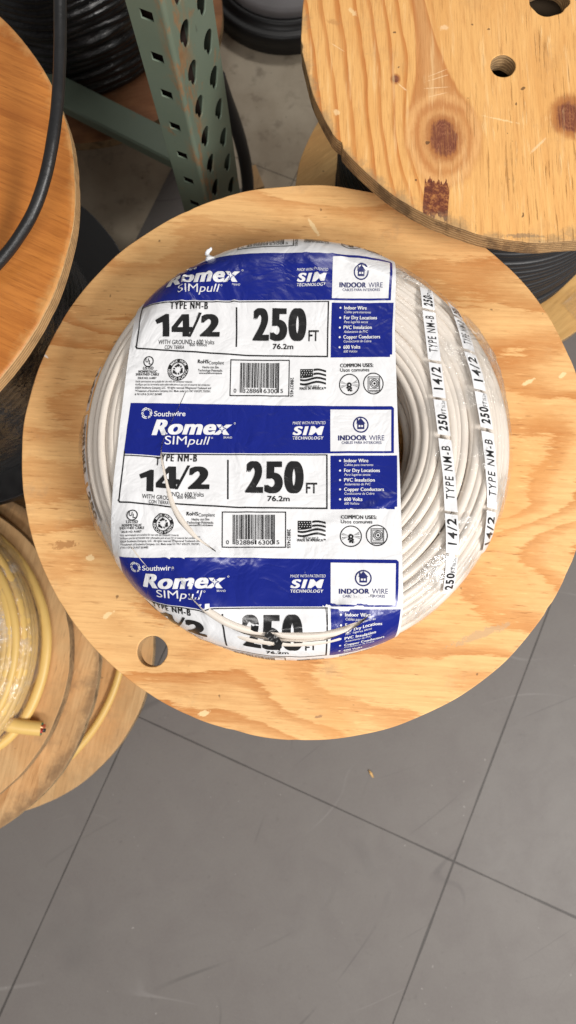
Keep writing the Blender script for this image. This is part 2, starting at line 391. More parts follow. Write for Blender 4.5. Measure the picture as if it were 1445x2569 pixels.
    for (x0, y0, x1, y1, wd, cc) in PSC:
        an = math.atan2(y1 - y0, x1 - x0); ln = math.hypot(x1 - x0, y1 - y0) / 2
        vr = w.n('ShaderNodeVectorRotate', rotation_type='Z_AXIS'); w.link(w.vmath('SUBTRACT', raw, ((x0 + x1) / 2, (y0 + y1) / 2, 0.)), vr.inputs[0]); vr.inputs['Angle'].default_value = -an
        mp = w.n('ShaderNodeMapping'); w.link(vr.outputs[0], mp.inputs[0]); mp.inputs['Scale'].default_value = (1 / ln, 1 / wd, 0)
        e_ = w.math('ADD', w.vmath('LENGTH', mp.outputs[0]), w.math('MULTIPLY', w.math('SUBTRACT', w.noise(raw, 230., 3, .7), .5), 2.4))
        col = w.mix(w.math('MULTIPLY', w.sstep(e_, 1.1, .5), .6), col, cc)
    bx, by = map(float, at(1094, 500, .645) - _T)
    mp = w.n('ShaderNodeMapping'); w.link(w.vmath('SUBTRACT', raw, (bx, by, 0.)), mp.inputs[0]); mp.inputs['Scale'].default_value = (1 / .0125, 1 / .0195, 0); mp.inputs['Rotation'].default_value = (0, 0, .16)
    s2 = w.n('ShaderNodeSeparateXYZ'); w.link(mp.outputs[0], s2.inputs[0])
    jag = w.math('MULTIPLY', w.math('SUBTRACT', st(330, 40, 1., 3), .5), 1.5)
    ed = w.math('MAXIMUM', w.math('ABSOLUTE', s2.outputs[0]), w.math('ADD', w.math('ABSOLUTE', s2.outputs[1]), jag))
    bc = w.ramp(w.noise(raw, 230., 5, .7), [(.3, (.07, .016, .010)), (.5, (.17, .045, .02)), (.68, (.46, .19, .055))])
    col = w.mix(w.sstep(ed, 1.03, .95), col, bc)
    # handling dirt along the lower left rim
    rr_ = w.vmath('LENGTH', w.vmath('MULTIPLY', raw, (1., 1., 0.)))
    rm = w.math('MULTIPLY', w.sstep(w.math('ADD', rr_, w.math('MULTIPLY', w.math('SUBTRACT', w.noise(raw, 34., 6, .72), .5), .060)), .226, .241), .60)
    col = w.mix(rm, col, w.mix(w.noise(raw, 60., 4), (.13, .095, .06), (.40, .28, .15)))
    hgt = w.math('SUBTRACT', w.math('ADD', w.math('MULTIPLY', fin, .5), w.math('MULTIPLY', tornl, .5)), w.math('MULTIPLY', fis, 1.))
    return w.done(w.bsdf(col, .66, w.bump(hgt, .6, .0012), .3))
PINE = pine_face()
PINEE = ply_edge('knotty_pine_edge', (.52, .34, .17), (.22, .13, .06), .65)
ORANGE = wood('orange_plywood', (.56, .205, .042), (.36, .105, .018), angle=R_(-25), stretch=(2.2, 6.), k=6., seed=23., band=.7, fibre=.6, blotch=.35, warm=(.50, .17, .03), rim=.2925, rimcol=(.62, .34, .12), rough=.5, grit=.7)
ORANGEE = ply_edge('orange_plywood_edge', (.62, .40, .19), (.30, .16, .07), .35)
OLDW = wood('worn_plywood', (.64, .40, .19), (.40, .19, .065), angle=R_(75), stretch=(2.5, 8.), k=7., seed=31., band=.8, fibre=.5, grit=1.5, dirt=.55, blotch=.3, rim=.266, rimcol=(.17, .10, .05))
OLDW2 = wood('dull_plywood', (.60, .385, .185), (.44, .23, .085), angle=R_(80), stretch=(2., 6.), k=5., seed=41., band=.5, fibre=.45, dirt=.25, blotch=.3)
OLDE = ply_edge('worn_plywood_edge', (.52, .36, .20), (.20, .13, .07), .6)
LOWW = wood('yellowish_plywood', (.70, .43, .16), (.50, .26, .075), angle=R_(40), stretch=(2., 6.), k=6., seed=52., band=.7, fibre=.35, blotch=.35)
BLACKP = plain('black_plastic', (.008, .008, .009), .42, (60., .2, .001))
BLACKC = plain('black_cable_jacket', (.018, .018, .020), .42, (140., .25, .0006), var=.3)
BLACKW = plain('black_cable_in_film', (.007, .007, .008), .22, (60., .8, .004), .5, .4, coat=.3)
GREYP = plain('grey_plastic', (.17, .16, .165), .5)
YELLOW = plain('yellow_jacket', (.72, .475, .15), .42, (50., .25, .002), var=.12, vscale=14.)
COPPER = plain('copper', (.7, .28, .15), .35, metal=.8)
GREENJ = plain('green_conductor', (.03, .17, .10), .45); REDJ = plain('red_conductor', (.45, .04, .03), .45)
CABLE = plain('white_cable_jacket', (.69, .625, .555), .38, (120., .08, .0005), .5, .02, vscale=12.)
FILM = film('stretch_film', base=.04, gain=.45, bscale=70., bstr=.8, bdist=.006, rough=.12, haze=.06)
CFILM = film('coil_stretch_film', base=.06, gain=.75, bscale=62., bstr=1., bdist=.010, rough=.10, haze=.16,
             glint_spots=((.105, .155, .07, .028, .9), (.135, .125, .055, .022, 1.), (.175, .075, .05, .05, 1.), (.19, .035, .05, .03, .9), (.125, -.125, .08, .022, 1.), (.145, -.085, .083, .016, .8), (.105, -.09, .083, .012, .7), (.165, -.02, .083, .014, .7), (.155, .03, .083, .014, .8), (.14, .075, .083, .012, .7), (.185, -.055, .06, .022, .8), (.155, -.12, .065, .02, .9), (.11, -.155, .06, .02, .7),
                    (-.175, -.085, .05, .030, 1.), (-.195, .01, .04, .024, .9), (-.165, -.12, .05, .02, .8), (.12, .02, .08, .010, .5), (.13, -.02, .082, .010, .6)))
FILMY = film('stretch_film_loose', base=.035, gain=.5, bscale=60., bdist=.006, haze=.06)
CORE = plain('reel_core_board', (.23, .16, .10), .8)

def label_mat(name, color, rough=.30, spec=.5, worn=0., coat=.30):
    w = NT(name); c = w.coord()
    n1 = w.noise(c, 26., 3, .55, .8); n2 = w.noise(c, 120., 2, .5, .5)
    h = w.math('ADD', w.math('ABSOLUTE', w.math('SUBTRACT', n1, .5)), w.math('MULTIPLY', n2, .10))
    col = w.mix(w.noise(c, 40., 4), tuple(x * .94 for x in color), color)
    if worn:
        col = w.mix(w.math('MULTIPLY', w.sstep(w.noise(w.coord((1, .35, 1)), 150., 4, .7), .70, .78), worn), col, (.6, .62, .75))
    return w.done(w.bsdf(col, rough, w.bump(h, .8, .0040), spec, coat=coat, coat_rough=.16))
LWHITE = label_mat('label_white_film', (.76, .765, .785), .34, .4)
LBLUE = label_mat('label_blue_ink', (.003, .012, .20), .30, .45, .5)
LBLACK = label_mat('label_black_ink', (.012, .012, .013), .34, .4, .25)
LNAVY = label_mat('label_navy_ink', (.015, .02, .12), .34)
LMATS = [LWHITE, LBLUE, LBLACK, LNAVY]

def green_paint():
    w = NT('chipped_green_paint'); c = w.coord()
    col = w.mix(w.noise(c, 9., 4), (.115, .150, .105), (.165, .205, .160))
    col = w.mix(w.math('MULTIPLY', w.sstep(w.noise(c, 60., 4, .6), .62, .75), .4), col, (.17, .20, .14))
    m = w.math('MULTIPLY', w.sstep(w.noise(c, 13., 4, .6), .58, .64), w.sstep(w.noise(c, 75., 4, .7), .52, .60))
    # the rolled corner is where the paint rubs through
    s = w.n('ShaderNodeSeparateXYZ'); w.link(c, s.inputs[0])
    nearc = w.sstep(w.math('ABSOLUTE', w.math('ADD', s.outputs[0], -.002)), .016, .002)
    m2 = w.math('MULTIPLY', w.math('MULTIPLY', nearc, w.sstep(w.noise(w.coord((1, 1, .35)), 60., 5, .7), .48, .60)), .9)
    col = w.mix(w.math('MAXIMUM', w.math('MULTIPLY', m, .55), m2), col, w.mix(w.noise(c, 120., 3), (.20, .085, .03), (.32, .20, .10)))
    dk = w.sstep(w.noise(w.coord((1, 1, .25)), 110., 4, .7), .66, .74)
    col = w.mix(w.math('MULTIPLY', dk, .45), col, (.03, .035, .03))
    return w.done(w.bsdf(col, .5, w.bump(w.noise(c, 40., 5), .25, .001), .4))
GREEN = green_paint()

def tile_mat():
    w = NT('grey_floor_tile'); raw = w.coord(); c = w.coord((1, 1, 1), (0, 0, R_(23.3)))
    s = w.n('ShaderNodeSeparateXYZ'); w.link(c, s.inputs[0])
    T = .6095
    def line(sock, off, wd):
        f = w.math('FRACT', w.math('ADD', w.math('DIVIDE', w.math('SUBTRACT', sock, off), T), 40.5))
        return w.math('MULTIPLY', w.math('ABSOLUTE', w.math('SUBTRACT', f, .5)), T), f
    d1, _ = line(s.outputs[0], .4011, 0); d2, _ = line(s.outputs[1], -.2664, 0)
    wv = w.math('MULTIPLY', w.sstep(w.noise(raw, 5., 4, .65), .35, .75, .25, 1.), .0019)
    gap = w.sstep(w.math('SUBTRACT', w.math('MINIMUM', d1, d2), wv), .0007, .0001)
    cell = w.n('ShaderNodeTexWhiteNoise', noise_dimensions='2D')
    cb = w.n('ShaderNodeCombineXYZ')
    w.link(w.math('FLOOR', w.math('DIVIDE', w.math('SUBTRACT', s.outputs[0], .4011), T)), cb.inputs[0])
    w.link(w.math('FLOOR', w.math('DIVIDE', w.math('SUBTRACT', s.outputs[1], -.2664), T)), cb.inputs[1])
    w.link(cb.outputs[0], cell.inputs[0])
    big = w.noise(raw, 3.2, 5, .6); fine = w.noise(raw, 210., 3, .6); mid = w.noise(raw, 14., 5, .62, .6)
    col = w.mix(big, (.134, .115, .104), (.162, .147, .136))
    col = w.mix(w.math('MULTIPLY', w.sstep(mid, .35, .75), .35), col, (.125, .105, .102))
    col = w.mix(w.math('MULTIPLY', w.math('SUBTRACT', cell.outputs[0], .3), .25, clamp=True), col, (.17, .165, .16))
    col = w.mix(w.math('MULTIPLY', fine, .22), col, (.22, .21, .20))
    col = w.mix(w.math('MULTIPLY', w.sstep(w.noise(raw, 70., 4, .7), .60, .78), .28), col, (.075, .066, .060))
    # rubber scuffs and hairline scratches: thin contour lines of slow noises, broken up
    def hair(sc, seed, wd, brk, st):
        v = w.coord((1, 1, 1), (0, 0, seed), (seed * 3, seed, 0)); m = w.n('ShaderNodeMapping'); w.link(v, m.inputs[0]); m.inputs['Scale'].default_value = st
        f = w.noise(m.outputs[0], sc, 1, .4)
        l = w.sstep(w.math('ABSOLUTE', w.math('SUBTRACT', f, .5)), wd, wd * .25)
        return w.math('MULTIPLY', l, w.sstep(w.noise(v, brk, 2), .52, .66))
    for sc, sd, wd, br, st, amt, cc in ((2.3, 1.3, .0022, 3., (1, .35, 1), .45, (.05, .045, .042)), (3.1, 4.2, .0020, 4., (1, .25, 1), .38, (.06, .052, .05)), (2.6, 2.5, .0016, 5., (.3, 1, 1), .5, (.06, .052, .05)),
                                (4.1, 7.7, .0022, 5., (1, .3, 1), .25, (.33, .31, .30)), (2.0, 9.1, .02, 5., (1, .4, 1), .18, (.07, .062, .06)), (3.6, 5.6, .0022, 5., (.35, 1, 1), .42, (.07, .06, .06))):
        col = w.mix(w.math('MULTIPLY', hair(sc, sd, wd, br, st), amt), col, cc)
    spot = w.sstep(w.noise(raw, 34., 2, .5), .73, .79)
    col = w.mix(w.math('MULTIPLY', spot, .4), col, (.06, .05, .05))
    fl = w.sstep(w.noise(raw, 160., 1, .5), .80, .82)
    col = w.mix(w.math('MULTIPLY', fl, .5), col, (.42, .40, .38))
    col = w.mix(w.math('MULTIPLY', gap, .74), col, (.028, .024, .022))
    h = w.math('SUBTRACT', w.math('MULTIPLY', fine, .15), gap)
    return w.done(w.bsdf(col, w.sstep(mid, .3, .8, .52, .58), w.bump(h, .5, .0015), .4))
TILE = tile_mat()

def beige_mat():
    w = NT('stained_beige_floor'); raw = w.coord(); c = w.coord((1, 1, 1), (0, 0, R_(23.3)))
    s = w.n('ShaderNodeSeparateXYZ'); w.link(c, s.inputs[0])
    d1 = w.math('ABSOLUTE', w.math('ADD', s.outputs[0], .363)); d2 = w.math('ABSOLUTE', w.math('SUBTRACT', s.outputs[1], .806))
    gap = w.sstep(w.math('MINIMUM', d1, d2), .0016, .0005)
    col = w.mix(w.sstep(w.noise(raw, 6., 6, .62), .3, .7), (.40, .325, .235), (.56, .485, .37))
    col = w.mix(w.math('MULTIPLY', w.sstep(w.noise(raw, 27., 5, .65), .52, .72), .5), col, (.16, .12, .085))
    col = w.mix(w.math('MULTIPLY', w.sstep(w.noise(raw, 60., 2), .70, .76), .6), col, (.07, .05, .035))
    m = w.coord((1, .2, 1), (0, 0, 1.1)); col = w.mix(w.math('MULTIPLY', w.sstep(w.noise(m, 45., 2), .74, .78), .5), col, (.55, .50, .42))
    col = w.mix(w.math('MULTIPLY', gap, .75), col, (.07, .055, .04))
    return w.done(w.bsdf(col, .6, w.bump(w.noise(raw, 90., 4), .2, .001), .35))
BEIGE = beige_mat()

# ------------------------------------------------------------------ the setting
mesh_obj('floor', [(-4, -4, 0), (4, -4, 0), (4, 4, 0), (-4, 4, 0)], [(0, 1, 2, 3)], BEIGE)['kind'] = 'structure'
e1, e2 = u2(-23.3), u2(66.7)
def E(a, b): q = e1 * a + e2 * b; return (q[0], q[1], .004)
mesh_obj('tiled_floor', [E(-.60, -4), E(4, -4), E(4, .745), E(-.60, .745), E(-4, -4), E(-4, .25), E(-.60, .25)],
         [(0, 1, 2, 3), (4, 0, 6, 5)], TILE)['kind'] = 'structure'

# ------------------------------------------------------------------ discs
def outline(r, n=220, wob=.0006, seed=0., nick=0.):
    out = []
    for i in range(n):
        a = 2 * PI * i / n
        q = r + wob * 2 * noise.noise((math.cos(a) * 6 + seed, math.sin(a) * 6, seed)) + nick * min(0, noise.noise((math.cos(a) * 22 + seed, math.sin(a) * 22, 1.7)) + .25)
        out.append((q * math.cos(a), q * math.sin(a)))
    return out
def ring(cx, cy, r, n=40, wob=0., seed=0):
    return [((cx + (r + wob * noise.noise((math.cos(2 * PI * i / n) * 2 + seed, math.sin(2 * PI * i / n) * 2, 3))) * math.cos(2 * PI * i / n)),
             (cy + (r + wob * noise.noise((math.cos(2 * PI * i / n) * 2 + seed, math.sin(2 * PI * i / n) * 2, 3))) * math.sin(2 * PI * i / n))) for i in range(n)]

def disc(name, r, th, mats, parent, ztop, holes=(), wob=.0006, seed=0., nick=0., bevel=.0012, off=(0, 0)):
    me = curve_mesh([outline(r, 240, wob, seed, nick)] + list(holes), th / 2, bevel, name)
    for m in mats: me.materials.append(m)
    for p in me.polygons:
        p.material_index = 0 if abs(p.normal.z) > .5 else 1
        p.use_smooth = False
    o = bpy.data.objects.new(name, me); COL.objects.link(o); o.parent = parent
    o.location = (off[0], off[1], ztop - th / 2)
    return o

def core(parent, r, z1, off=(0, 0), name='core'):
    b = MB(); b.lathe([(r, 0), (r, z1)], 48)
    return b.build(name, CORE, parent, (off[0], off[1], .004))

def windings(name, r, z0, z1, pitch, mat, parent, amp=.003, off=(0, 0), seed=0, bulge=0., lo=.0045, inner=.02):
    """cable wound on a drum: one scalloped surface, each turn a little uneven"""
    prof = []; n = max(2, int((z1 - z0) / pitch)); per = 7
    for i in range(n * per + 1):
        t = i / per
        prof.append((r + math.sqrt(max(0, 1 - (2 * (t % 1) - 1) ** 2)) * lo * .9 - lo, z0 + (z1 - z0) * i / (n * per)))
    prof = [(inner, z0)] + prof + [(inner, z1)]
    def fn(a, j, rr, z):
        if j in (0, len(prof) - 1): return rr, z
        k = (j - 1) // per
        rr += amp * noise.noise((math.cos(a) * 1.6 + k * 3.3 + seed, math.sin(a) * 1.6, k * 1.7)) + bulge * math.sin(PI * (z - z0) / (z1 - z0))
        z += pitch * .5 * noise.noise((math.cos(a) * 1.3 + seed, math.sin(a) * 1.3, 9.))
        return rr, min(max(z, z0), z1)
    b = MB(); b.lathe(prof, 160, 0, fn)
    return b.build(name, mat, parent, (off[0], off[1], 0))

def film_wrap(name, prof, mat, parent, amp, off=(0, 0, 0), n=140, freq=7., seed=0, a0=0, a1=2 * PI):
    def fn(a, j, r, z):
        q = amp * (noise.noise((math.cos(a) * freq + seed, math.sin(a) * freq, z * 40)) + .6 * noise.noise((math.cos(a) * freq * 2.7, math.sin(a) * freq * 2.7 + seed, z * 110)))
        return r + q, z + q * .6
    b = MB(); b.lathe(prof, n, 0, fn, a0, a1)
    return b.build(name, mat, parent, off)

# main spool -------------------------------------------------------------------------------
ZT = CAMH - .70
MC = np.array([.0032, .1785])
main = empty('wooden_reel', (*MC, 0), 'round pale plywood reel in the centre with the white cable coil on top', 'cable reel', 'wooden cable reels')
hp = at(382, 1634, .70) - MC
disc('top_flange', .2878, .019, [MAIN, MAINE], main, ZT, [ring(hp[0], hp[1], .0147, 40, .0004)], seed=2., nick=.0022)
disc('bottom_flange', .235, .019, [OLDW2, OLDE], main, .042, seed=5.)
core(main, .10, ZT - .019)

# knotty pine spool at the top right ---------------------------------------------------------
TC = np.array([.2382, .6042]); ZR = CAMH - .645
pine = empty('wooden_reel', (*TC, 0), 'reel with a knotty pine top and two holes, at the upper right', 'cable reel', 'wooden cable reels')
h1 = at(1262, 165, .645) - TC; h2 = at(1378, -4, .645) - TC
disc('top_flange', .2378, .021, [PINE, PINEE], pine, ZR, [ring(h1[0], h1[1], .0125, 40, .0005), ring(h2[0], h2[1], .0205, 44, .003, 4)], seed=9., nick=.006, wob=.0012)
disc('bottom_flange', .2475, .019, [LOWW, OLDE], pine, CAMH - .945, seed=12.)
windings('cable_winding', .19, CAMH - .94, ZR - .022, .0105, BLACKC, pine, .004, seed=3, lo=.005, inner=.112)
film_wrap('stretch_film', [(.205, CAMH - .942), (.225, CAMH - .9415), (.244, CAMH - .9412)], FILMY, pine, .0008, n=40, a0=R_(-52), a1=R_(10))
core(pine, .11, ZR - .0215)

# orange spool at the left -------------------------------------------------------------------
LC = np.array([-.5074, .4042]); ZL = CAMH - .63
lef = empty('wooden_reel', (*LC, 0), 'orange stained plywood reel at the upper left with a black cable lying across it', 'cable reel', 'wooden cable reels')
disc('top_flange', .2880, .020, [ORANGE, ORANGEE], lef, ZL, seed=15., nick=.002, bevel=.003)
windings('cable_winding', .212, CAMH - 1.0, ZL - .021, .0125, BLACKW, lef, .006, seed=8, lo=.005)
disc('bottom_flange', .262, .016, [BLACKP, BLACKP], lef, CAMH - .981, seed=18., off=(.010, .016))
film_wrap('stretch_film', [(.216, CAMH - .995), (.219, CAMH - .9), (.219, CAMH - .8), (.216, ZL - .03)], film('stretch_film_black', .03, .25, 50., haze=.012), lef, .004, n=150)
core(lef, .12, CAMH - 1.0)

# heavy black cable lying over the orange reel -------------------------------------------------
pxs = [(147, -120, .545), (150, -40, .55), (151, 60, .556), (150, 150, .562), (144, 260, .57), (131, 360, .578), (112, 450, .588), (84, 530, .598), (46, 596, .608), (4, 650, .616), (-60, 716, .6215), (-140, 780, .6235), (-260, 820, .6235)]
pts = [Vector((*at(a, b, d), CAMH - d)) for a, b, d in pxs]
def spline(P, n=10):
    out = []
    for i in range(len(P) - 1):
        p0, p1, p2, p3 = P[max(i - 1, 0)], P[i], P[i + 1], P[min(i + 2, len(P) - 1)]
        for k in range(n):
            t = k / n
            out.append(.5 * ((2 * p1) + (p2 - p0) * t + (2 * p0 - 5 * p1 + 4 * p2 - p3) * t * t + (3 * p1 - p0 - 3 * p2 + p3) * t ** 3))
    out.append(P[-1]); return out
b = MB(); sp = spline(pts, 10)
b.tube(sp, [.0056 * (1 + .05 * noise.noise((i * .13, 2, 1))) for i in range(len(sp))], None, 16)
hc = b.build('loose_cable', plain('scuffed_black_cable', (.014, .014, .015), .38, (200., .5, .0008), var=.6, vscale=70.), None)
tag(hc, 'thick black cable lying in a curve across the orange plywood reel', 'cable')

# yellow spool at the bottom left --------------------------------------------------------------
BC = np.array([-.5536, -.0547])
yel = empty('wooden_reel', (*BC, 0), 'worn plywood reel with a dirty rim and yellow cable, at the lower left', 'cable reel', 'wooden cable reels')
disc('top_flange', .2652, .019, [OLDW, OLDE], yel, CAMH - 1.03, seed=21., nick=.003, wob=.001, bevel=.002)
windings('cable_winding', .20, .115, CAMH - 1.05, .013, YELLOW, yel, .002, seed=4, lo=.005, off=(.02, .01))
film_wrap('stretch_film', [(.207, .118), (.210, .17), (.210, .22), (.205, CAMH - 1.051)], FILM, yel, .003, (.02, .01, 0))
disc('bottom_flange', .268, .02, [OLDW2, OLDE], yel, .111, seed=24., off=(.040, .015), nick=.001)
b = MB(); b.tube([((.229 + .004 * math.sin(3 * a)) * math.cos(a), (.229 + .004 * math.sin(3 * a)) * math.sin(a), .1165) for a in np.linspace(0, 2 * PI, 121)[:-1]], .0062, .0055, 12, True)
b.build('cable_loop', YELLOW, yel, (.030, .012, 0))
core(yel, .12, .09, (.033, .015))

lid = empty('wooden_disc', (-.5567, -.0477, CAMH - 1.03), 'smaller plain plywood disc lying on the worn reel, under the yellow cable coil', 'wooden disc')
disc('disc_board', .234, .0225, [OLDW2, OLDE], lid, .0245, seed=27., nick=.001)

# yellow cable coil on that disc ---------------------------------------------------------------
ZY = CAMH - 1.005
YC = np.array([-.5645, -.0307])
yc = empty('cable_coil', (*YC, ZY), 'coil of yellow cable wrapped in clear film at the lower left edge', 'cable coil')
b = MB()
rng = random.Random(5)
prof = [(.1, .0)] + [(.1, .03)] + [(.199 - .024 * (1 - math.sin(q)), .032 + .022 * (math.sin(q) ** 1) * 0 + .024 * math.cos(q) * 0 + .0) for q in (0,)]
def ycoil(s):
    # s: 0 inner .. 1 outer top, then down the side
    if s < .78: return (.105 + (.178 - .105) * s / .78, .050, 0, 1)
    q = (s - .78) / .22 * PI / 2
    return (.178 + .022 * math.sin(q), .028 + .022 * math.cos(q), math.sin(q), math.cos(q))
for k in range(15):
    s0 = .03 + k * .067; ph = rng.uniform(0, 6.28); ph2 = rng.uniform(0, 6.28)
    P = []; U = []
    for i in range(120):
        a = 2 * PI * i / 120
        r, z, nr, nz = ycoil(min(1, max(0, s0 + .022 * math.sin(a + ph))))
        z += .0018 * math.sin(2 * a + ph2)
        P.append(((r - nr * .006) * math.cos(a), (r - nr * .006) * math.sin(a), z - nz * .006)); U.append((nr * math.cos(a), nr * math.sin(a), nz))
    b.tube(P, .0062, .0055, 10, True, up=U)
for k in range(3):
    b.tube([(.193 * math.cos(a), .193 * math.sin(a), .006 + .0115 * k) for a in np.linspace(0, 2 * PI, 121)[:-1]], .0060, .006, 10, True)
b.build('cable', YELLOW, yc)
film_wrap('stretch_film', [(.11, .052), (.14, .053), (.165, .053), (.182, .049), (.196, .040), (.204, .026), (.206, .014), (.205, .003)], film('stretch_film_crumpled', .05, .6, 55., 1., .008, .16, haze=.19), yc, .0035, n=200, freq=11.)
# the loose outer turn and its cut end
b = MB()
P = [Vector((*at(x, y, d), CAMH - d)) for x, y, d in ((-160, 1262, .998), (-70, 1305, .998), (0, 1356, .998), (58, 1420, .998), (98, 1500, .998), (116, 1580, .998), (113, 1660, .998), (94, 1735, .998), (62, 1800, .996), (10, 1860, .992), (-60, 1900, .99))]
b.tube(spline(P, 10), .0072, .0065, 14)
b.build('loose_turn', YELLOW, yc, tuple(-np.array([*YC, ZY])))
b = MB()
P = [Vector((*at(x, y, d), CAMH - d)) for x, y, d in ((-40, 1800, .985), (10, 1815, .985), (60, 1824, .988), (104, 1828, .992))]
sp = spline(P, 6); b.tube(sp, .0098, .0088, 16, caps=False)
ce = b.build('cut_end', YELLOW, yc, tuple(-np.array([*YC, ZY])))
end = sp[-1]; d = (sp[-1] - sp[-3]).normalized(); sd = d.cross(Vector((0, 0, 1))).normalized()
for i, (m, nm) in enumerate(((GREENJ, 'conductor'), (REDJ, 'conductor'), (COPPER, 'conductor'), (GREENJ, 'conductor'), (REDJ, 'conductor'), (BLACKC, 'conductor'))):
    a = i / 6 * 2 * PI; c0 = end + sd * (.0055 * math.cos(a)) + Vector((0, 0, .005 * math.sin(a)))
    bb = MB(); bb.tube([c0 - d * .006, c0 - d * .002, c0 + d * (.0015 + .0015 * (i % 3))], .0026, .0026, 8)
    bb.build(nm, m, ce)

# black wrapped reel at the top left, behind the rack --------------------------------------------
KC = np.array([-.407, 1.113])
blk = empty('wooden_reel', (*KC, 0), 'reel of black cable in shiny film behind the green rack at the top left', 'cable reel', 'wooden cable reels')
disc('bottom_flange', .262, .02, [wood('reddish_plywood', (.30, .13, .06), (.20, .075, .03), R_(10), seed=61., fibre=.4), OLDE], blk, .16, seed=33.)
windings('cable_winding', .175, .16, .72, .0135, BLACKW, blk, .008, seed=14, bulge=.004, lo=.006)
disc('top_flange', .2, .02, [OLDW2, OLDE], blk, .74, seed=35.)
core(blk, .13, .14)

# grey drum with black rim at the top ------------------------------------------------------------
b = empty('plastic_drum', (-.032, 1.3366, 0), 'grey plastic drum with a black rim standing on the beige floor at the top edge', 'drum')
m = MB(); m.lathe([(0, .075), (.130, .075), (.136, .072), (.139, .066), (.139, .03), (.02, .03)], 96); m.build('body', GREYP, b)
m = MB(); m.lathe([(.1395, .03), (.139, .058), (.147, .060), (.152, .056), (.154, .048), (.162, .046), (.170, .048), (.174, .044), (.175, .02), (.172, .002)], 96); m.build('rim', BLACKP, b)

# ------------------------------------------------------------------ pallet-rack upright
PC = .58 * u2(102.7)
rack = empty('rack_upright', (PC[0], PC[1], 0), 'rusty green steel rack upright with teardrop holes, behind the reels', 'rack')
def plate(name, splines, th, dirv, parent, loc=(0, 0, 0)):
    """vertical plate: outline given as (along, height); front face at the local origin plane"""
    me = curve_mesh(splines, th / 2, .0005, name)
    dv = Vector((dirv[0], dirv[1], 0)); nn = dv.cross(Vector((0, 0, 1)))
    mat = Matrix(((dv.x, 0, nn.x, 0), (dv.y, 0, nn.y, 0), (0, 1, 0, 0), (0, 0, 0, 1)))
    me.transform(mat); me.materials.append(GREEN)
    o = bpy.data.objects.new(name, me); COL.objects.link(o); o.parent = parent; o.location = loc
    return o
def tear(cx, cz, mirror=1):
    pts = []
    for i in range(22):
        a = R_(-25) + R_(230) * i / 21
        pts.append((cx + .0105 * math.cos(a), cz + .0035 + .0110 * math.sin(a)))
    # a keyed notch on one flank, then the narrow foot
    pts += [(cx - .0083, cz - .0022), (cx - .0062, cz - .0030), (cx - .0062, cz - .0062)]
    for i in range(10):
        a = R_(200) + R_(150) * i / 9
        pts.append((cx + .0048 * math.cos(a), cz - .0100 + .0048 * math.sin(a)))
    return pts
TOP = 1.7
ks = range(-20, 13)
front = [[(0.0035, 0.01), (.087, .01), (.087, TOP), (.0035, TOP)]]
for k in ks:
    zc = .6775 - k * .0513
    if .03 < zc < TOP - .03:
        front.append(tear(.0248, zc)); front.append(tear(.0655, zc))
d2 = u2(66.7); d1 = u2(156.7)
plate('front_plate', front, .0022, d2, rack)
side = [[(.0035, .01), (.0418, .01), (.0418, TOP), (.0035, TOP)]]
for k in ks:
    zc = .7165 - k * .0512
    if .03 < zc < TOP - .03:
        side.append([(.0143, zc - .0055), (.0278, zc - .0055), (.0278, zc + .0055), (.0143, zc + .0055)])
plate('side_plate', side, .0022, d1, rack)
far = d2 * .087
plate('side_plate', [[(.0005, .01), (.0418, .01), (.0418, TOP), (.0005, TOP)]], .0022, d1, rack, (far[0], far[1], 0))
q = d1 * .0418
bp = plate('added_back_plate', [[(.0005, .01), (.087, .01), (.087, TOP), (.0005, TOP)]], .0022, d2, rack, (q[0], q[1], 0))  # plate added to close the channel and keep the holes dark
bp.data.materials.clear(); bp.data.materials.append(plain('inner_shade_brown', (.030, .014, .010), .8, var=.5))  # near-black brown paints the shade inside the upright
# rolled corner between the two faces
m = MB(); vs = []; rr = .0035
cc = d1 * rr + d2 * rr
for z in (.01, TOP):
    for i in range(7):
        a = i / 6 * PI / 2
        for q in (rr + .0011, rr - .0011):
            p = cc - d1 * (q * math.cos(a)) - d2 * (q * math.sin(a)); vs.append((p[0], p[1], z))
fs = []
for i in range(6):
    a, b2 = i * 2, i * 2 + 2
    fs += [(a, b2, b2 + 14, a + 14), (a + 1, a + 15, b2 + 15, b2 + 1)]
m.add(vs, fs); m.build('corner_fold', GREEN, rack)
m = MB(); pc = d1 * .03 + d2 * .045; m.box((pc[0], pc[1], .0075), (.13, .12, .007), R_(66.7)); m.build('base_plate', GREEN, rack, smooth=False)
# floor-level brace running off to the left
a0 = at(432, 405, 1.09) - PC; a1 = at(163, 268, 1.09) - PC
dirb = (a1 - a0) / np.linalg.norm(a1 - a0); nb = np.array([-dirb[1], dirb[0]]); 
st = a0 - dirb * .03; L = .75
m = MB()
def beam(profile, st, L):
    vs = []
    for t in (0, L):
        for (s, z) in profile: q = st + dirb * t - nb * s; vs.append((q[0], q[1], z))
    n = len(profile); return vs, [tuple((i, (i + 1) % n, (i + 1) % n + n, i + n)) for i in range(n)] + [tuple(range(n))[::-1], tuple(range(n, 2 * n))]
zb = CAMH - 1.09
m.add(*beam([(.0, zb - .022), (.0, zb - .003), (.003, zb), (.048, zb + .001), (.050, zb - .002), (.050, zb - .022)], st, L))
m.build('brace', GREEN, rack, smooth=False)

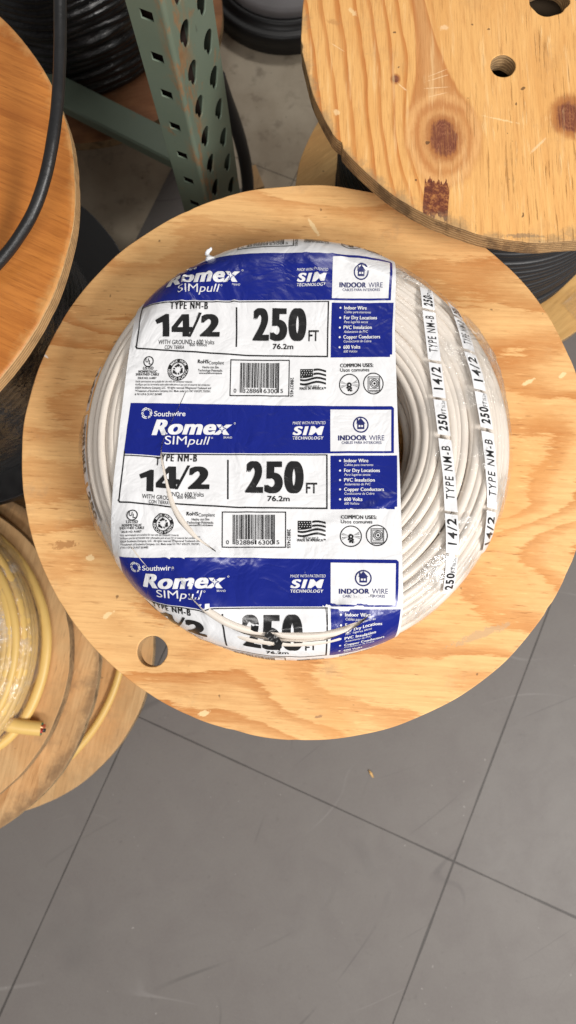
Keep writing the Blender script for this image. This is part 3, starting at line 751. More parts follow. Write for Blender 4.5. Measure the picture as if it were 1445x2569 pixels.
# black hose standing beside the upright
P = [Vector((*at(x, y, d), CAMH - d)) for x, y, d in ((548, 190, 1.03), (566, 245, 1.07), (588, 305, 1.11), (606, 365, 1.15), (617, 420, 1.19), (622, 480, 1.23), (618, 560, 1.27), (600, 640, 1.29))]
b = MB(); b.tube(spline(P, 8), .0115, .0115, 16)
tag(b.build('rubber_hose', plain('black_rubber', (.028, .026, .027), .55, (90., .2, .001))), 'black rubber hose curving down beside the green upright', 'hose')
b = MB(); q = at(640, 455, 1.3); b.box((q[0], q[1], .012), (.022, .05, .024), .35); ob = b.build('wood_scrap', OLDW2, smooth=False)
tag(ob, 'small wooden scrap on the floor beside the black hose', 'wood scrap')
q = at(931, 1941, 1.305)
b = MB(); b.tube([(q[0] - .004, q[1] + .006, .006), (q[0], q[1], .0066), (q[0] + .0035, q[1] - .0062, .006)], [.0012, .0022, .001], [.0006, .001, .0005], 8)
tag(b.build('wood_chip', LOWW), 'tiny orange wood chip lying on the grey tiled floor', 'wood chip')

# ------------------------------------------------------------------ the white cable coil
CC = np.array([-.0046, .1700]); H = .085; R0, R1, RIN = .160, .2015, .1045
CDEP = .70 - H
coil = empty('cable_coil', (*CC, ZT), 'coil of white electrical cable in film with a torn blue and white printed label', 'cable coil')

# cross-section of the bundle, from the hole over the top and down the outside
prof = [(RIN, z) for z in np.linspace(.006, .058, 8)]
for q in np.linspace(0, PI / 2, 12)[1:]: prof.append((RIN + .024 * (1 - math.cos(q)), .058 + (H - .058) * math.sin(q)))
for r in np.linspace(RIN + .024, R0, 6)[1:]: prof.append((r, H))
EB = .048
for q in np.linspace(0, PI / 2, 24)[1:]: prof.append((R0 + (R1 - R0) * math.sin(q), H - EB + EB * math.cos(q)))
prof += [(R1, z) for z in np.linspace(H - EB, .004, 8)[1:]]
prof = np.array(prof); seg = np.hypot(*np.diff(prof, axis=0).T); SL = np.r_[0, np.cumsum(seg)]
def psurf(s):
    s = min(max(s, 0), SL[-1]); r = np.interp(s, SL, prof[:, 0]); z = np.interp(s, SL, prof[:, 1])
    s2, s1 = min(s + .002, SL[-1]), max(s - .002, 0)
    t = np.array([np.interp(s2, SL, prof[:, 0]) - np.interp(s1, SL, prof[:, 0]), np.interp(s2, SL, prof[:, 1]) - np.interp(s1, SL, prof[:, 1])]); t /= np.linalg.norm(t)
    return r, z, -t[1] * 1., t[0] * 1.      # outward normal of the section
b = MB(); NA = 150
s = .012; k = 0; rng = random.Random(11)
while s < SL[-1] - .006:
    ph, ph2, ph3 = (rng.uniform(0, 6.28) for _ in range(3)); am = rng.uniform(.0012, .0042); a2 = rng.uniform(.0004, .0016)
    dep = rng.uniform(.0034, .0072); P = []; U = []
    hw = rng.uniform(.0039, .0046)
    for i in range(NA):
        a = 2 * PI * i / NA
        ss = s + am * math.sin(a + ph) + a2 * math.sin(2 * a + ph2)
        r, z, nr, nz = psurf(ss)
        dd = dep + .0014 * math.sin(a * 1 + ph3) + .0006 * math.sin(3 * a + ph)
        # turns spread towards the lower right, as on the real bundle
        P.append(((r - nr * dd) * math.cos(a), (r - nr * dd) * math.sin(a), z - nz * dd)); U.append((nr * math.cos(a), nr * math.sin(a), nz))
    b.tube(P, hw, .0038, 12, True, up=U)
    s += rng.uniform(.0070, .0086); k += 1
# second layer below, seen in the gaps
s = .016
while s < SL[-1] - .008:
    ph = rng.uniform(0, 6.28); am = rng.uniform(.001, .003); P = []; U = []
    for i in range(100):
        a = 2 * PI * i / 100; r, z, nr, nz = psurf(s + am * math.sin(a + ph)); dd = .0090
        P.append(((r - nr * dd) * math.cos(a), (r - nr * dd) * math.sin(a), z - nz * dd)); U.append((nr * math.cos(a), nr * math.sin(a), nz))
    b.tube(P, .0048, .0034, 8, True, up=U); s += .0088
b.lathe([(r - .0, z) for r, z in [(RIN + .012, .004), (RIN + .012, .05), (RIN + .03, H - .013), (R0 - .005, H - .013), (R1 - .016, H - EB), (R1 - .012, .004)]], 90)

# ---- the printed label: drawn flat, cut on a grid, then laid over the bundle -------------------
YK = [560, 830, 1072, 1200, 1330, 1465, 1750]
XLK = [345, 333, 301, 288, 276, 266, 262]
XRK = [995, 990, 998, 1003, 1007, 1010, 1012]
def XL(y): return np.interp(y, YK, XLK)
def XR(y): return np.interp(y, YK, XRK)
WN = 716.
def canon(px, y): return (px - XL(y)) / (XR(y) - XL(y)) * WN      # photo px in the middle row -> flat label x

# flat drawing ------------------------------------------------------------------------------
glyphs = {}
def glyph(txt, bold, shear, space=1.):
    key = (txt, bold, shear, space)
    if key in glyphs: return glyphs[key]
    cu = bpy.data.curves.new('t', 'FONT'); cu.body = txt; cu.size = 1; cu.offset = bold; cu.shear = shear; cu.resolution_u = 4 if len(txt) > 18 else 8
    cu.space_character = space
    ob = bpy.data.objects.new('t', cu); COL.objects.link(ob)
    dg = bpy.context.evaluated_depsgraph_get(); dg.update()
    me = bpy.data.meshes.new_from_object(ob.evaluated_get(dg))
    v = np.array([p.co[:2] for p in me.vertices]); f = [tuple(p.vertices) for p in me.polygons]
    bpy.data.objects.remove(ob); bpy.data.curves.remove(cu); bpy.data.meshes.remove(me)
    glyphs[key] = (v, f); return v, f
CAPH = {}
def caph(bold):
    if bold not in CAPH:
        v, f = glyph('H', bold, 0); CAPH[bold] = (v[:, 1].min(), v[:, 1].max())
    return CAPH[bold]
LAY = []          # (verts2d, faces, material, layer)
W, B, K, NV = 0, 1, 2, 3
def T(txt, x0, x1, yb, cap, m=K, bold=0., shear=0., lay=3, space=1., raw=False, smear=0.):
    v, f = glyph(txt, bold, shear, space); lo, hi = caph(bold)
    y = yb - (v[:, 1] - lo) / (hi - lo) * cap
    if not raw: x0, x1 = canon(x0, yb - cap / 2), canon(x1, yb - cap / 2)
    d = smear * cap; x0 += d; x1 -= d
    x = x0 + (v[:, 0] - v[:, 0].min()) / (v[:, 0].max() - v[:, 0].min()) * (x1 - x0)
    for i, o_ in enumerate((0, -d, d) if d else (0,)): LAY.append((np.stack([x + o_, y], 1), f, m, lay + i * .3))
def poly(pts, m, lay, raw=False):
    p = np.array(pts, float)
    if not raw: p[:, 0] = canon(p[:, 0], p[:, 1])
    LAY.append((p, [tuple(range(len(p)))], m, lay))
def rect(x0, y0, x1, y1, m, lay): poly([(x0, y0), (x1, y0), (x1, y1), (x0, y1)], m, lay)
def frame(x0, y0, x1, y1, t, m, lay):
    rect(x0, y0, x1, y0 + t, m, lay); rect(x0, y1 - t, x1, y1, m, lay); rect(x0, y0 + t, x0 + t, y1 - t, m, lay); rect(x1 - t, y0 + t, x1, y1 - t, m, lay)
def annulus(cx, cy, r0, r1, m, lay, n=36, a0=0, a1=360, kx=1.):
    cxx = canon(cx, cy); vs = []; fs = []
    for i in range(n + 1):
        a = R_(a0 + (a1 - a0) * i / n)
        for r in (r0, r1): vs.append((cxx + kx * r * math.cos(a), cy + r * math.sin(a)))
    for i in range(n): fs.append((2 * i, 2 * i + 1, 2 * i + 3, 2 * i + 2))
    LAY.append((np.array(vs), fs, m, lay))
def dotc(cx, cy, r, m, lay, n=20):
    cxx = canon(cx, cy); poly([(cxx + r * math.cos(2 * PI * i / n), cy + r * math.sin(2 * PI * i / n)) for i in range(n)], m, lay, True)
def arc_text(txt, cx, cy, r, cap, a_mid, m, lay, step=13, inward=False, bold=.01):
    n = len(txt)
    for i, ch in enumerate(txt):
        if ch == ' ': continue
        v, f = glyph(ch, bold, 0); lo, hi = caph(bold)
        sx = cap / (hi - lo); off = (i - (n - 1) / 2) * step
        a = R_(a_mid + (off if not inward else -off))
        lx = (v[:, 0] - v[:, 0].mean()) * sx * .85; ly = (v[:, 1] - lo) * sx
        if not inward: rad = r + ly; th = a + lx / r
        else: rad = r + cap - ly; th = a - lx / r
        LAY.append((np.stack([canon(cx, cy) + rad * np.cos(th), cy + rad * np.sin(th)], 1), f, m, lay))

def row(y_off, rngseed=3):
    start = len(LAY)
    # blue band and its white panel
    poly([(329, 1012), (983, 1020), (988, 1025), (988, 1137), (312, 1137)], B, 1)
    poly([(829, 1027), (981, 1029), (981, 1132), (829, 1132)], W, 2)
    rect(829, 1143, 996, 1272, B, 1); rect(829, 1272, 990, 1278, B, 1)
    # emblem: a ring of strands, dots on one side and swirls on the other
    for i in range(12):
        a = R_(30 * i); rr = 11
        if i % 4 != 3:
            for dx, dy in ((0, 0), (3.4, 2), (-1, 4)): dotc(369 + rr * math.cos(a) + dx * .8, 1037 + rr * math.sin(a) + dy * .8 - 1, 1.5, W, 3, 8)
    for a0 in (200, 320, 80): annulus(369, 1037, 12.5, 14.2, W, 3, 10, a0, a0 + 62); annulus(369, 1037, 8.5, 10, W, 3, 10, a0, a0 + 55)
    T('Southwire', 388, 466, 1045, 12.5, W, .012)
    T('Romex', 383, 582, 1091, 38, W, .022, .22, space=1.1, smear=.055)
    poly([(557, 1062), (560.5, 1071.5), (569, 1075), (560.5, 1078.5), (557, 1088), (553.5, 1078.5), (545, 1075), (553.5, 1071.5)], B, 4)
    poly([(557, 1067), (559, 1073), (565, 1075), (559, 1077), (557, 1083), (555, 1077), (549, 1075), (555, 1073)], W, 5)
    annulus(589, 1062, 1.6, 2.4, W, 3, 12); T('BRAND', 561, 582, 1100, 5, W)
    T('SIM', 415, 469, 1116, 21, W, 0, 0, space=1.); T('pull', 471, 527, 1116, 20, W, 0, .2)
    annulus(532, 1099, 1.6, 2.4, W, 3, 12)
    T('MADE WITH PATENTED', 734, 817, 1064, 7, W, 0, .2); T('SIM', 734, 813, 1091, 22, W, .025, .2, space=1.2, smear=.06); T('TECHNOLOGY', 734, 812, 1102, 7.5, W, .01, .15, space=1.15, smear=.035)
    # house in a ring
    annulus(905, 1066, 17, 20.5, NV, 3)
    poly([(905, 1049), (917, 1063), (914, 1063), (914, 1077), (896, 1077), (896, 1063), (893, 1063)], NV, 3)
    rect(895, 1052, 899, 1061, NV, 4); rect(899.5, 1067, 904, 1072, W, 5); rect(906, 1067, 910.5, 1072, W, 5)
    T('INDOOR', 848, 920, 1105, 12.5, NV, .02, space=1.1, smear=.05); T('WIRE', 926, 964, 1105, 12.5, NV); T('CABLES PARA INTERIORES', 857, 957, 1114, 6.5, NV, .01)
    # main box
    poly([(313, 1130), (316, 1130), (303.5, 1252), (300, 1252)], K, 2)
    poly([(301, 1250), (305, 1256), (600, 1272), (822, 1274), (822, 1277.5), (600, 1275.5), (302, 1259.5), (298, 1253)], K, 2)
    rect(313, 1139.5, 822, 1142, K, 2); rect(818.5, 1142, 822, 1276, K, 2)
    T('TYPE NM-B', 393, 495, 1159, 18, K, .0, space=1.28, smear=.045); rect(570, 1154, 574, 1253, K, 2)
    # large figures drawn as heavy geometric shapes
    fy = 1228; hh = 56
    poly([(352, 1187), (381, 1172), (389, 1172), (389, 1228), (371, 1228), (371, 1192), (356, 1197)], K, 3)
    poly([(424, 1172), (443, 1172), (443, 1204), (451, 1204), (451, 1216.5), (443, 1216.5), (443, 1228), (425, 1228), (425, 1216.5), (395, 1216.5), (395, 1205)], K, 3)
    poly([(425, 1188), (425, 1204), (411, 1204)], W, 4)
    poly([(471, 1169), (478, 1169), (447, 1229), (440, 1229)], K, 3)
    T('2', 474, 527, 1228, 56, K, .03, smear=.05)
    T('2', 617, 661, 1237, 79, K, .02, smear=.05); T('5', 664, 710, 1237, 79, K, .02, smear=.05); T('0', 713, 762, 1237, 79, K, .02, smear=.06)
    T('FT', 768, 796, 1238, 27, K, .015); T('76.2m', 671, 727, 1258, 13, K, .02)
    T('WITH GROUND • 600 Volts', 360, 512, 1247, 11, K, 0.); T('CON TIERRA', 378, 431, 1259, 9, K, .0); T('600 Voltios', 446, 492, 1252.5, 8, K, 0)
    for t, es, x1, x2, yb in (('Indoor Wire', 'Cables para interiores', 924, 936, 1160), ('For Dry Locations', 'Para lugares secos', 953, 929, 1184.5), ('PVC Insulation', 'Aislamiento de PVC', 940, 930, 1208.5),
                              ('Copper Conductors', 'Conductores de Cobre', 963, 939, 1232), ('600 Volts', '600 Voltios', 909, 901, 1257)):
        T(t, 863, x1, yb, 8.6, W, .0, space=1.08, smear=.05); T(es, 864, x2, yb + 9.3, 6, W, 0, .2); dotc(853, yb - 4, 2.6, W, 3, 12)
    # approvals
    annulus(336, 1291, 11, 13.5, K, 3); T('U', 328, 336, 1293, 10, K, .02); T('L', 337, 344, 1298, 10, K, .02)
    T('LISTED', 322, 350, 1311, 7, K, 0., space=1.1, smear=.05); T('NONMETALLIC', 310, 360, 1319, 6, K, 0., space=1.1, smear=.05); T('SHEATHED CABLE', 303, 366, 1326, 6, K, 0., space=1.1, smear=.05); T('ISSUE NO. A-6827', 309, 359, 1334.5, 5, K, .02)
    annulus(416, 1311, 17.5, 27.5, K, 2)
    arc_text('MADE FROM', 416, 1311, 19.6, 6, 270, W, 3, 13); arc_text('RECYCLED PLASTIC', 416, 1311, 19.6, 6, 90, W, 3, 11.5, True)
    for a in (30, 150, 270):
        def rp(r, q): return (canon(416, 1311) + r * math.cos(R_(a + q)), 1311 + r * math.sin(R_(a + q)))
        poly([rp(8, -46), rp(13, -52), rp(14.5, -6), rp(9, -2)], K, 3, True); poly([rp(6.5, -4), rp(16.5, -8), rp(12.5, 28)], K, 3, True)
        poly([rp(7.5, 34), rp(10, 60), rp(13.5, 46), rp(13, 36)], K, 3, True)
    T('RoHS', 469, 498, 1294.5, 9, K, 0., space=1.1, smear=.05); T('Compliant', 499, 540, 1297, 8.5, K, 0); T('Hecho con Sim', 482, 526, 1307, 6, K, .01); T('Technology Patentado.', 470, 537, 1315, 6, K, .01); T('www.southwire.com/patents', 473, 535, 1321, 4.6, K, .02)
    for t, x1, yb in (('Verify terminations are suitable for use with the conductor material.', 456, 1343), ('Verifique que los terminales sean adecuadas para el uso con el material del conductor.', 505, 1350.5)): T(t, 303, x1, yb, 5, K, .005, .15)
    for t, x1, yb in (('©2024 Southwire Company, LLC.  All rights reserved. ®Registered Trademark and', 507, 1358.5), ('™Trademark of Southwire Company, LLC. Made under U.S. PAT 6701277, 7557301,', 507, 1366.5), ('& 7411129 & CA PAT 2614485', 376, 1374.5)): T(t, 303, x1, yb, 5, K, .01)
    # barcode
    frame(557, 1284, 718, 1375, 2.6, K, 2)
    rg = random.Random(21); x = 584
    while x < 688:
        wd = rg.choice((1.1, 1.1, 2.2, 3.2)); lng = x < 592 or x > 682 or 634 < x < 640
        rect(x, 1292, min(x + wd, 690), 1366 if lng else 1354, K, 2); x += wd + rg.choice((1.1, 1.1, 2.2))
    T('0', 568, 575, 1366, 9.5, K); T('32886', 593, 637, 1367, 10.5, K); T('16300', 642, 686, 1367, 10.5, K); T('5', 694, 701, 1366, 9.5, K)
    v, f = glyph('28827455', .012, 0); vx = canon(720, 1330) + (1 - (v[:, 1] / .73)) * 0 + (.73 - v[:, 1]) * -8.5 / .73 + 9.5
    vy = 1328 + (v[:, 0] - v[:, 0].min()) / (v[:, 0].max() - v[:, 0].min()) * 48
    LAY.append((np.stack([vx, vy], 1), f, K, 3))
    # striped flag
    poly([(747, 1307), (781, 1307), (782, 1326), (765, 1329), (747, 1330)], K, 2)
    for i in range(16): dotc(750.5 + (i % 5) * 6.6 + (i // 5 % 2) * 2, 1311 + (i // 5) * 5.2, 1.15, W, 3, 6)
    for j in range(4):
        top = [(x, 1309 + j * 10.3 + 3.2 * math.sin((x - 747) / 11.5 + .6)) for x in np.linspace(747 if j > 1 else 783, 817, 12)]
        for (xa, ya), (xb, yb) in zip(top, top[1:]): poly([(xa, ya), (xb, yb), (xb, yb + 5), (xa, ya + 5)], K, 2)
    T("We've got it", 760, 799, 1353, 6.5, K, 0, .25); T('MADE IN AMERICA™', 746, 817, 1359, 6.2, K, 0., space=1.1, smear=.05)
    T('COMMON USES:', 855, 945, 1303, 9, K, 0., space=1.1, smear=.05); T('Usos comunes', 855, 934, 1314, 8.6, K, .008)
    # fan and outdoor unit in rings
    annulus(880, 1346, 24.5, 27, K, 2); annulus(945, 1344, 24.5, 27, K, 2)
    for a in (12, 72, 160, 200, 335):
        c, s_ = math.cos(R_(a)), math.sin(R_(a)); q = canon(880, 1346)
        poly([(q + 4 * c, 1346 + 4 * s_ * .6), (q + 23 * c - 2 * s_, 1346 + 18 * s_ + 1.6 * c), (q + 23 * c - 1 * s_, 1346 + 18 * s_ + 2.9 * c)], K, 3, True)
        poly([(q + 4 * c, 1346 + 4 * s_ * .6), (q + 23 * c + 2 * s_, 1346 + 18 * s_ - 2.6 * c), (q + 23 * c + 1.2 * s_, 1346 + 18 * s_ - 1.4 * c)], K, 3, True)
    dotc(880, 1347, 6.5, K, 3, 14); dotc(880, 1347, 2., W, 4, 10)
    for dx, dy in ((-5, 7), (0, 10), (5, 8), (-2, 13), (4, 14)): dotc(880 + dx, 1347 + dy, 2.7, K, 3, 10)
    frame(930, 1327, 963, 1362, 1.6, K, 3); frame(934, 1331, 960, 1357, 1.0, K, 3); annulus(948, 1344, 10, 11.5, K, 3, 24); annulus(948, 1344, 6, 8, K, 3, 20); dotc(948, 1344, 3, K, 3, 10)
    rect(931, 1364, 962, 1365.5, K, 3)
    for i in range(start, len(LAY)):
        v, f, m, l = LAY[i]; v = v.copy(); v[:, 1] += y_off; LAY[i] = (v, f, m, l)
for dy in (-762, -381, 0, 385): row(dy)
# film base sheet
LAY.append((np.array([(0, 520.), (WN, 520), (WN, 1900), (0, 1900)]), [(0, 1, 2, 3)], W, 0))

# tears: cut lines in flat label units ----------------------------------------------------------
def cpts(pts): return np.array([(canon(x, y), y) for x, y in pts])
TEAR1 = cpts([(466, 985), (446, 1030), (421, 1080), (409, 1112), (406, 1135), (413, 1170), (424, 1215), (437, 1262), (458, 1305), (492, 1345), (545, 1386)])
TEAR2 = cpts([(478, 1494), (520, 1528), (565, 1556), (610, 1574), (650, 1581), (700, 1583), (760, 1584), (812, 1582), (850, 1572), (895, 1558), (925, 1542)])
G = 12.
bm = bmesh.new(); lay_attr = bm.faces.layers.float.new('lay')
def put_piece(v, f, m, l):
    """cut one drawn piece along the common grid, then add it to the label"""
    t = bmesh.new(); vs = [t.verts.new((p[0], p[1], 0)) for p in v]
    for q in f:
        try: t.faces.new([vs[i] for i in q])
        except ValueError: pass
    def chop(no, co, inner=False, outer=False):
        bmesh.ops.bisect_plane(t, geom=t.verts[:] + t.edges[:] + t.faces[:], plane_co=co, plane_no=no, clear_inner=inner, clear_outer=outer, dist=1e-5)
    x0, y0 = v.min(0); x1, y1 = v.max(0)
    if y0 < 548: chop((0, 1, 0), (0, 548, 0), inner=True)
    if y1 > 1715: chop((0, 1, 0), (0, 1715, 0), outer=True)
    for x in np.arange(math.ceil(x0 / G + .01) * G, x1 - .01, G): chop((1, 0, 0), (x, 0, 0))
    for y in np.arange(math.ceil(max(y0, 548) / G + .01) * G, min(y1, 1715) - .01, G): chop((0, 1, 0), (0, y, 0))
    t.verts.index_update(); nv = [bm.verts.new(q.co) for q in t.verts]
    for q in t.faces:
        fc = bm.faces.new([nv[w_.index] for w_ in q.verts]); fc.material_index = m; fc[lay_attr] = l
        fc.normal_update()
        if fc.normal.z > 0: fc.normal_flip()          # flat y runs down the label
    t.free()
for v, f, m, l in LAY:
    if v[:, 1].max() > 548 and v[:, 1].min() < 1715: put_piece(v, f, m, l)
def cut_line(poly_, hw):
    for (x0, y0), (x1, y1) in zip(poly_, poly_[1:]):
        t = np.array([x1 - x0, y1 - y0]); Ln = np.linalg.norm(t); t /= Ln; n = np.array([-t[1], t[0]])
        for sgn in (-1, 1):
            pad = 4
            fs = [f for f in bm.faces if min(v.co.x for v in f.verts) < max(x0, x1) + pad and max(v.co.x for v in f.verts) > min(x0, x1) - pad and min(v.co.y for v in f.verts) < max(y0, y1) + pad and max(v.co.y for v in f.verts) > min(y0, y1) - pad]
            g = set(fs)
            for f in fs: g.update(f.verts); g.update(f.edges)
            co = np.array([x0, y0]) + n * hw * sgn
            bmesh.ops.bisect_plane(bm, geom=list(g), plane_co=(*co, 0), plane_no=(*n, 0), dist=1e-5)
        dead = []
        for f in bm.faces:
            c = f.calc_center_median(); d = np.array([c.x - x0, c.y - y0]); a = d @ t
            if -.5 < a < Ln + .5 and abs(d @ n) < hw: dead.append(f)
        bmesh.ops.delete(bm, geom=dead, context='FACES')
cut_line(TEAR1, .9); cut_line(TEAR2, .9)
bmesh.ops.triangulate(bm, faces=[f for f in bm.faces if len(f.verts) > 4])
bm.verts.index_update()
lays = np.zeros(len(bm.verts))
for f in bm.faces:
    for v in f.verts: lays[v.index] = f[lay_attr]
XY = np.array([(v.co.x, v.co.y) for v in bm.verts])

def seg_side(P, poly_):
    """signed distance to a polyline (positive to its left as drawn) and the place along it"""
    best = np.full(len(P), 1e9); side = np.zeros(len(P)); par = np.zeros(len(P)); n = len(poly_) - 1
    for i, (a, b_) in enumerate(zip(poly_, poly_[1:])):
        t = b_ - a; Ln = np.linalg.norm(t); d = P - a; s_ = np.clip(d @ t / Ln ** 2, 0, 1); q = d - s_[:, None] * t
        dist = np.hypot(*q.T); cr = t[0] * d[:, 1] - t[1] * d[:, 0]; up = dist < best - 1e-9
        best[up] = dist[up]; side[up] = np.sign(cr[up]); par[up] = (i + s_[up]) / n
    return best * side, par
rs, hs = prof[19:, 0], prof[19:, 1]
# finer radial table of the top and outside
q_ = np.linspace(0, PI / 2, 60)
RT = np.r_[np.linspace(0, R0, 40)[:-1], R0 + (R1 - R0) * np.sin(q_), np.full(12, R1 + 1e-4)]
HT = np.r_[np.full(39, H), H - EB + EB * np.cos(q_), np.linspace(H - EB, .004, 13)[1:]]
def lay_down(px, py, lift):
    """photo-calibrated flat position -> point on the bundle, measured along its surface"""
    XYf = at(px, py, CDEP) - CC
    X = np.clip(XYf[:, 0], -R1 + .0008, R1 - .0008); Yf = XYf[:, 1]; out = np.zeros((len(X), 3)); nrm = np.zeros((len(X), 3))
    for i0 in range(0, len(X), 20000):
        x = X[i0:i0 + 20000, None]; y = Yf[i0:i0 + 20000]
        rr = np.maximum(RT[None, :], np.abs(x)); hh = np.where(RT[None, :] >= np.abs(x), HT[None, :], np.interp(np.abs(x), RT, HT))
        Y = np.sqrt(np.maximum(rr ** 2 - x ** 2, 0)); ds = np.hypot(np.diff(Y, axis=1), np.diff(hh, axis=1)); A = np.concatenate([np.zeros((len(x), 1)), np.cumsum(ds, 1)], 1)
        ay = np.abs(y)
        idx = np.clip((A < ay[:, None]).sum(1), 1, A.shape[1] - 1); I = np.arange(len(x))
        t = np.clip((ay - A[I, idx - 1]) / np.maximum(A[I, idx] - A[I, idx - 1], 1e-9), 0, 1)
        yy = (Y[I, idx - 1] * (1 - t) + Y[I, idx] * t) * np.sign(y); zz = hh[I, idx - 1] * (1 - t) + hh[I, idx] * t
        r = np.hypot(x[:, 0], yy); sr = np.clip((r - R0) / (R1 - R0), 0, .9995)
        nr = np.where(r > R0, sr / (R1 - R0), 0.); nz = np.sqrt(1 - sr ** 2) / EB; nz = np.where(r > R0, nz, 1.); nl = np.hypot(nr, nz); nr, nz = nr / nl, nz / nl
        rs_ = np.maximum(r, 1e-6)
        out[i0:i0 + 20000] = np.stack([x[:, 0], yy, zz], 1); nrm[i0:i0 + 20000] = np.stack([nr * x[:, 0] / rs_, nr * yy / rs_, nz], 1)
    return out + nrm * np.asarray(lift).reshape(-1, 1), nrm

d1_, p1_ = seg_side(XY, TEAR1); d2_, p2_ = seg_side(XY, TEAR2)
X, Y = XY[:, 0].copy(), XY[:, 1].copy()
# left of the long tear the film has slid down and away
w1 = np.sin(PI * np.clip(p1_, 0, 1)) ** .8
left = (d1_ > 0) & (p1_ > 0) & (p1_ < 1)
fall = np.exp(-np.abs(d1_) / 75.)
gapw = np.interp(p1_, [0, .35, .5, .62, .75, .88, 1], [0, .5, 1.5, 4, 9, 8, 0])
X -= np.where(left, fall * gapw * .9, 0); Y += np.where(left, fall * np.interp(p1_, [0, .3, .45, .62, .8, 1], [0, 3, 12, 11, 6, 0]), 0)
right1 = (d1_ < 0) & (p1_ > 0) & (p1_ < 1)
# below the low tear the film has dropped over the shoulder
below = (d2_ > 0) & (p2_ > 0) & (p2_ < 1)
Y += np.where(below, np.exp(-np.abs(d2_) / 260.) * np.interp(p2_, [0, .12, .3, .45, .6, .75, .85, 1], [0, 9, 14, 24, 26, 22, 14, 0]), 0)
above = (d2_ < 0) & (p2_ > 0) & (p2_ < 1)
px = XL(Y) + X / WN * (XR(Y) - XL(Y))
# creases and slack of the film
wr = np.zeros(len(X))
CREASE = [((395, 1275), (470, 1420), 7, .0016), ((420, 1395), (520, 1530), 6, .0022), ((470, 640), (455, 760), 5, .0012), ((570, 690), (590, 760), 5, .0016), ((480, 1395), (640, 1400), 16, .0016), ((800, 1330), (985, 1250), 12, .0014), ((835, 640), (985, 690), 5, .001), ((500, 1330), (560, 1395), 10, .0018),
          ((330, 1240), (300, 1400), 9, .001), ((640, 1580), (840, 1560), 9, .002), ((820, 1530), (930, 1500), 7, .0018), ((770, 640), (820, 730), 5, .0014), ((440, 640), (500, 790), 6, .0010), ((520, 660), (560, 800), 6, .0010), ((600, 1150), (640, 1400), 14, .0010)]
for a, b_, wd, am in CREASE:
    a = np.array(a, float); b_ = np.array(b_, float); t = b_ - a; L2 = t @ t; d = np.stack([px, Y], 1) - a; s_ = d @ t / L2; e = np.clip(s_, 0, 1)
    dist = np.hypot(*(d - e[:, None] * t).T); wr += 1.35 * am * np.exp(-(dist / wd) ** 2)
nz = np.array([noise.noise((x * .011, y * .006, 0)) * .0011 + noise.noise((x * .035, y * .013, 4)) * .0006 + noise.noise((x * .09, y * .05, 8)) * .00022 for x, y in zip(X, Y)])
curl = np.where(np.abs(d1_) < 12, .0014 * (1 - np.abs(d1_) / 12) * w1, 0) + np.where(np.abs(d2_) < 14, .0018 * (1 - np.abs(d2_) / 14), 0) * np.where(above | below, 1, 0)
lift = .0019 + wr + nz * .8 + curl + lays * .00016
PP, NN = lay_down(px, Y, lift)
# the film sags a little over the hole of the bundle
rr = np.hypot(PP[:, 0], PP[:, 1]); PP[:, 2] -= .0035 * np.clip(1 - rr / (RIN + .012), 0, 1) ** .7
for v, p in zip(bm.verts, PP): v.co = p
me = bpy.data.meshes.new('printed_label'); bm.to_mesh(me); bm.free()
for m in LMATS: me.materials.append(m)
me.polygons.foreach_set('use_smooth', [True] * len(me.polygons))
lab = bpy.data.objects.new('printed_label', me); COL.objects.link(lab); lab.parent = coil
lab['label'] = 'torn white and blue printed label film'

# cables showing through the tears belong to the same cable
def over(pts, lift, hw, hz, n=12):
    p = np.array(pts, float); A = [Vector((x, y, 0)) for x, y in p]; S = spline(A, 8); P2 = np.array([(q.x, q.y) for q in S])
    lf = np.interp(np.linspace(0, 1, len(P2)), np.linspace(0, 1, len(lift)), lift)
    q, nn = lay_down(P2[:, 0], P2[:, 1], lf)
    tw = np.interp(np.linspace(0, 1, len(P2)), [0, .08, .92, 1], [.35, 1, 1, .35])
    b.tube([Vector(v) for v in q], [hw * w_ for w_ in tw], [hz * w_ for w_ in tw], n, up=[tuple(v) for v in nn])
over([(404, 1128), (411, 1175), (422, 1225), (435, 1268), (458, 1308), (492, 1346), (545, 1388)], [-.001, .0010, .0018, .0022, .0014, -.001], .0026, .0024)
over([(474, 1490), (520, 1529), (566, 1558), (612, 1577), (655, 1586), (690, 1590)], [-.0005, .0022, .0028, .0022, .0008, -.001], .0036, .0026)
over([(556, 1592), (620, 1610), (700, 1618), (780, 1617), (850, 1606), (905, 1586)], [-.004, -.0004, .0006, .0006, -.0006, -.004], .0038, .0034)
over([(640, 1584), (720, 1597), (800, 1595), (870, 1583), (915, 1566)], [-.004, -.0008, .0004, .0006, -.004], .0036, .0032)
b.build('cable', CABLE, coil)

# a crumpled black scrap and a twisted end of the film
def scrap(name, pts, hw, mat, lift, amp=.5):
    A = [Vector((x, y, 0)) for x, y in pts]; S = spline(A, 6); P2 = np.array([(q.x, q.y) for q in S]); q, nn = lay_down(P2[:, 0], P2[:, 1], np.full(len(P2), lift))
    vs = []; 
    for i, (p, n_) in enumerate(zip(q, nn)):
        t = Vector(q[min(i + 1, len(q) - 1)] - q[max(i - 1, 0)]).normalized(); sd = t.cross(Vector(n_)).normalized()
        for j in range(5):
            o = (j - 2) / 2; wz = .0022 * noise.noise((i * .45, j * 1.9, 5)); ww = hw * (1 + amp * noise.noise((i * .5, j, 2)))
            vs.append(Vector(p) + sd * (o * ww) + Vector(n_) * wz)
    fs = [(i * 5 + j, i * 5 + j + 1, (i + 1) * 5 + j + 1, (i + 1) * 5 + j) for i in range(len(q) - 1) for j in range(4)]
    return mesh_obj(name, vs, fs, mat, coil)
scrap('film_scrap', [(668, 1584), (690, 1600), (700, 1613), (692, 1632)], .0032, LBLACK, .0050)
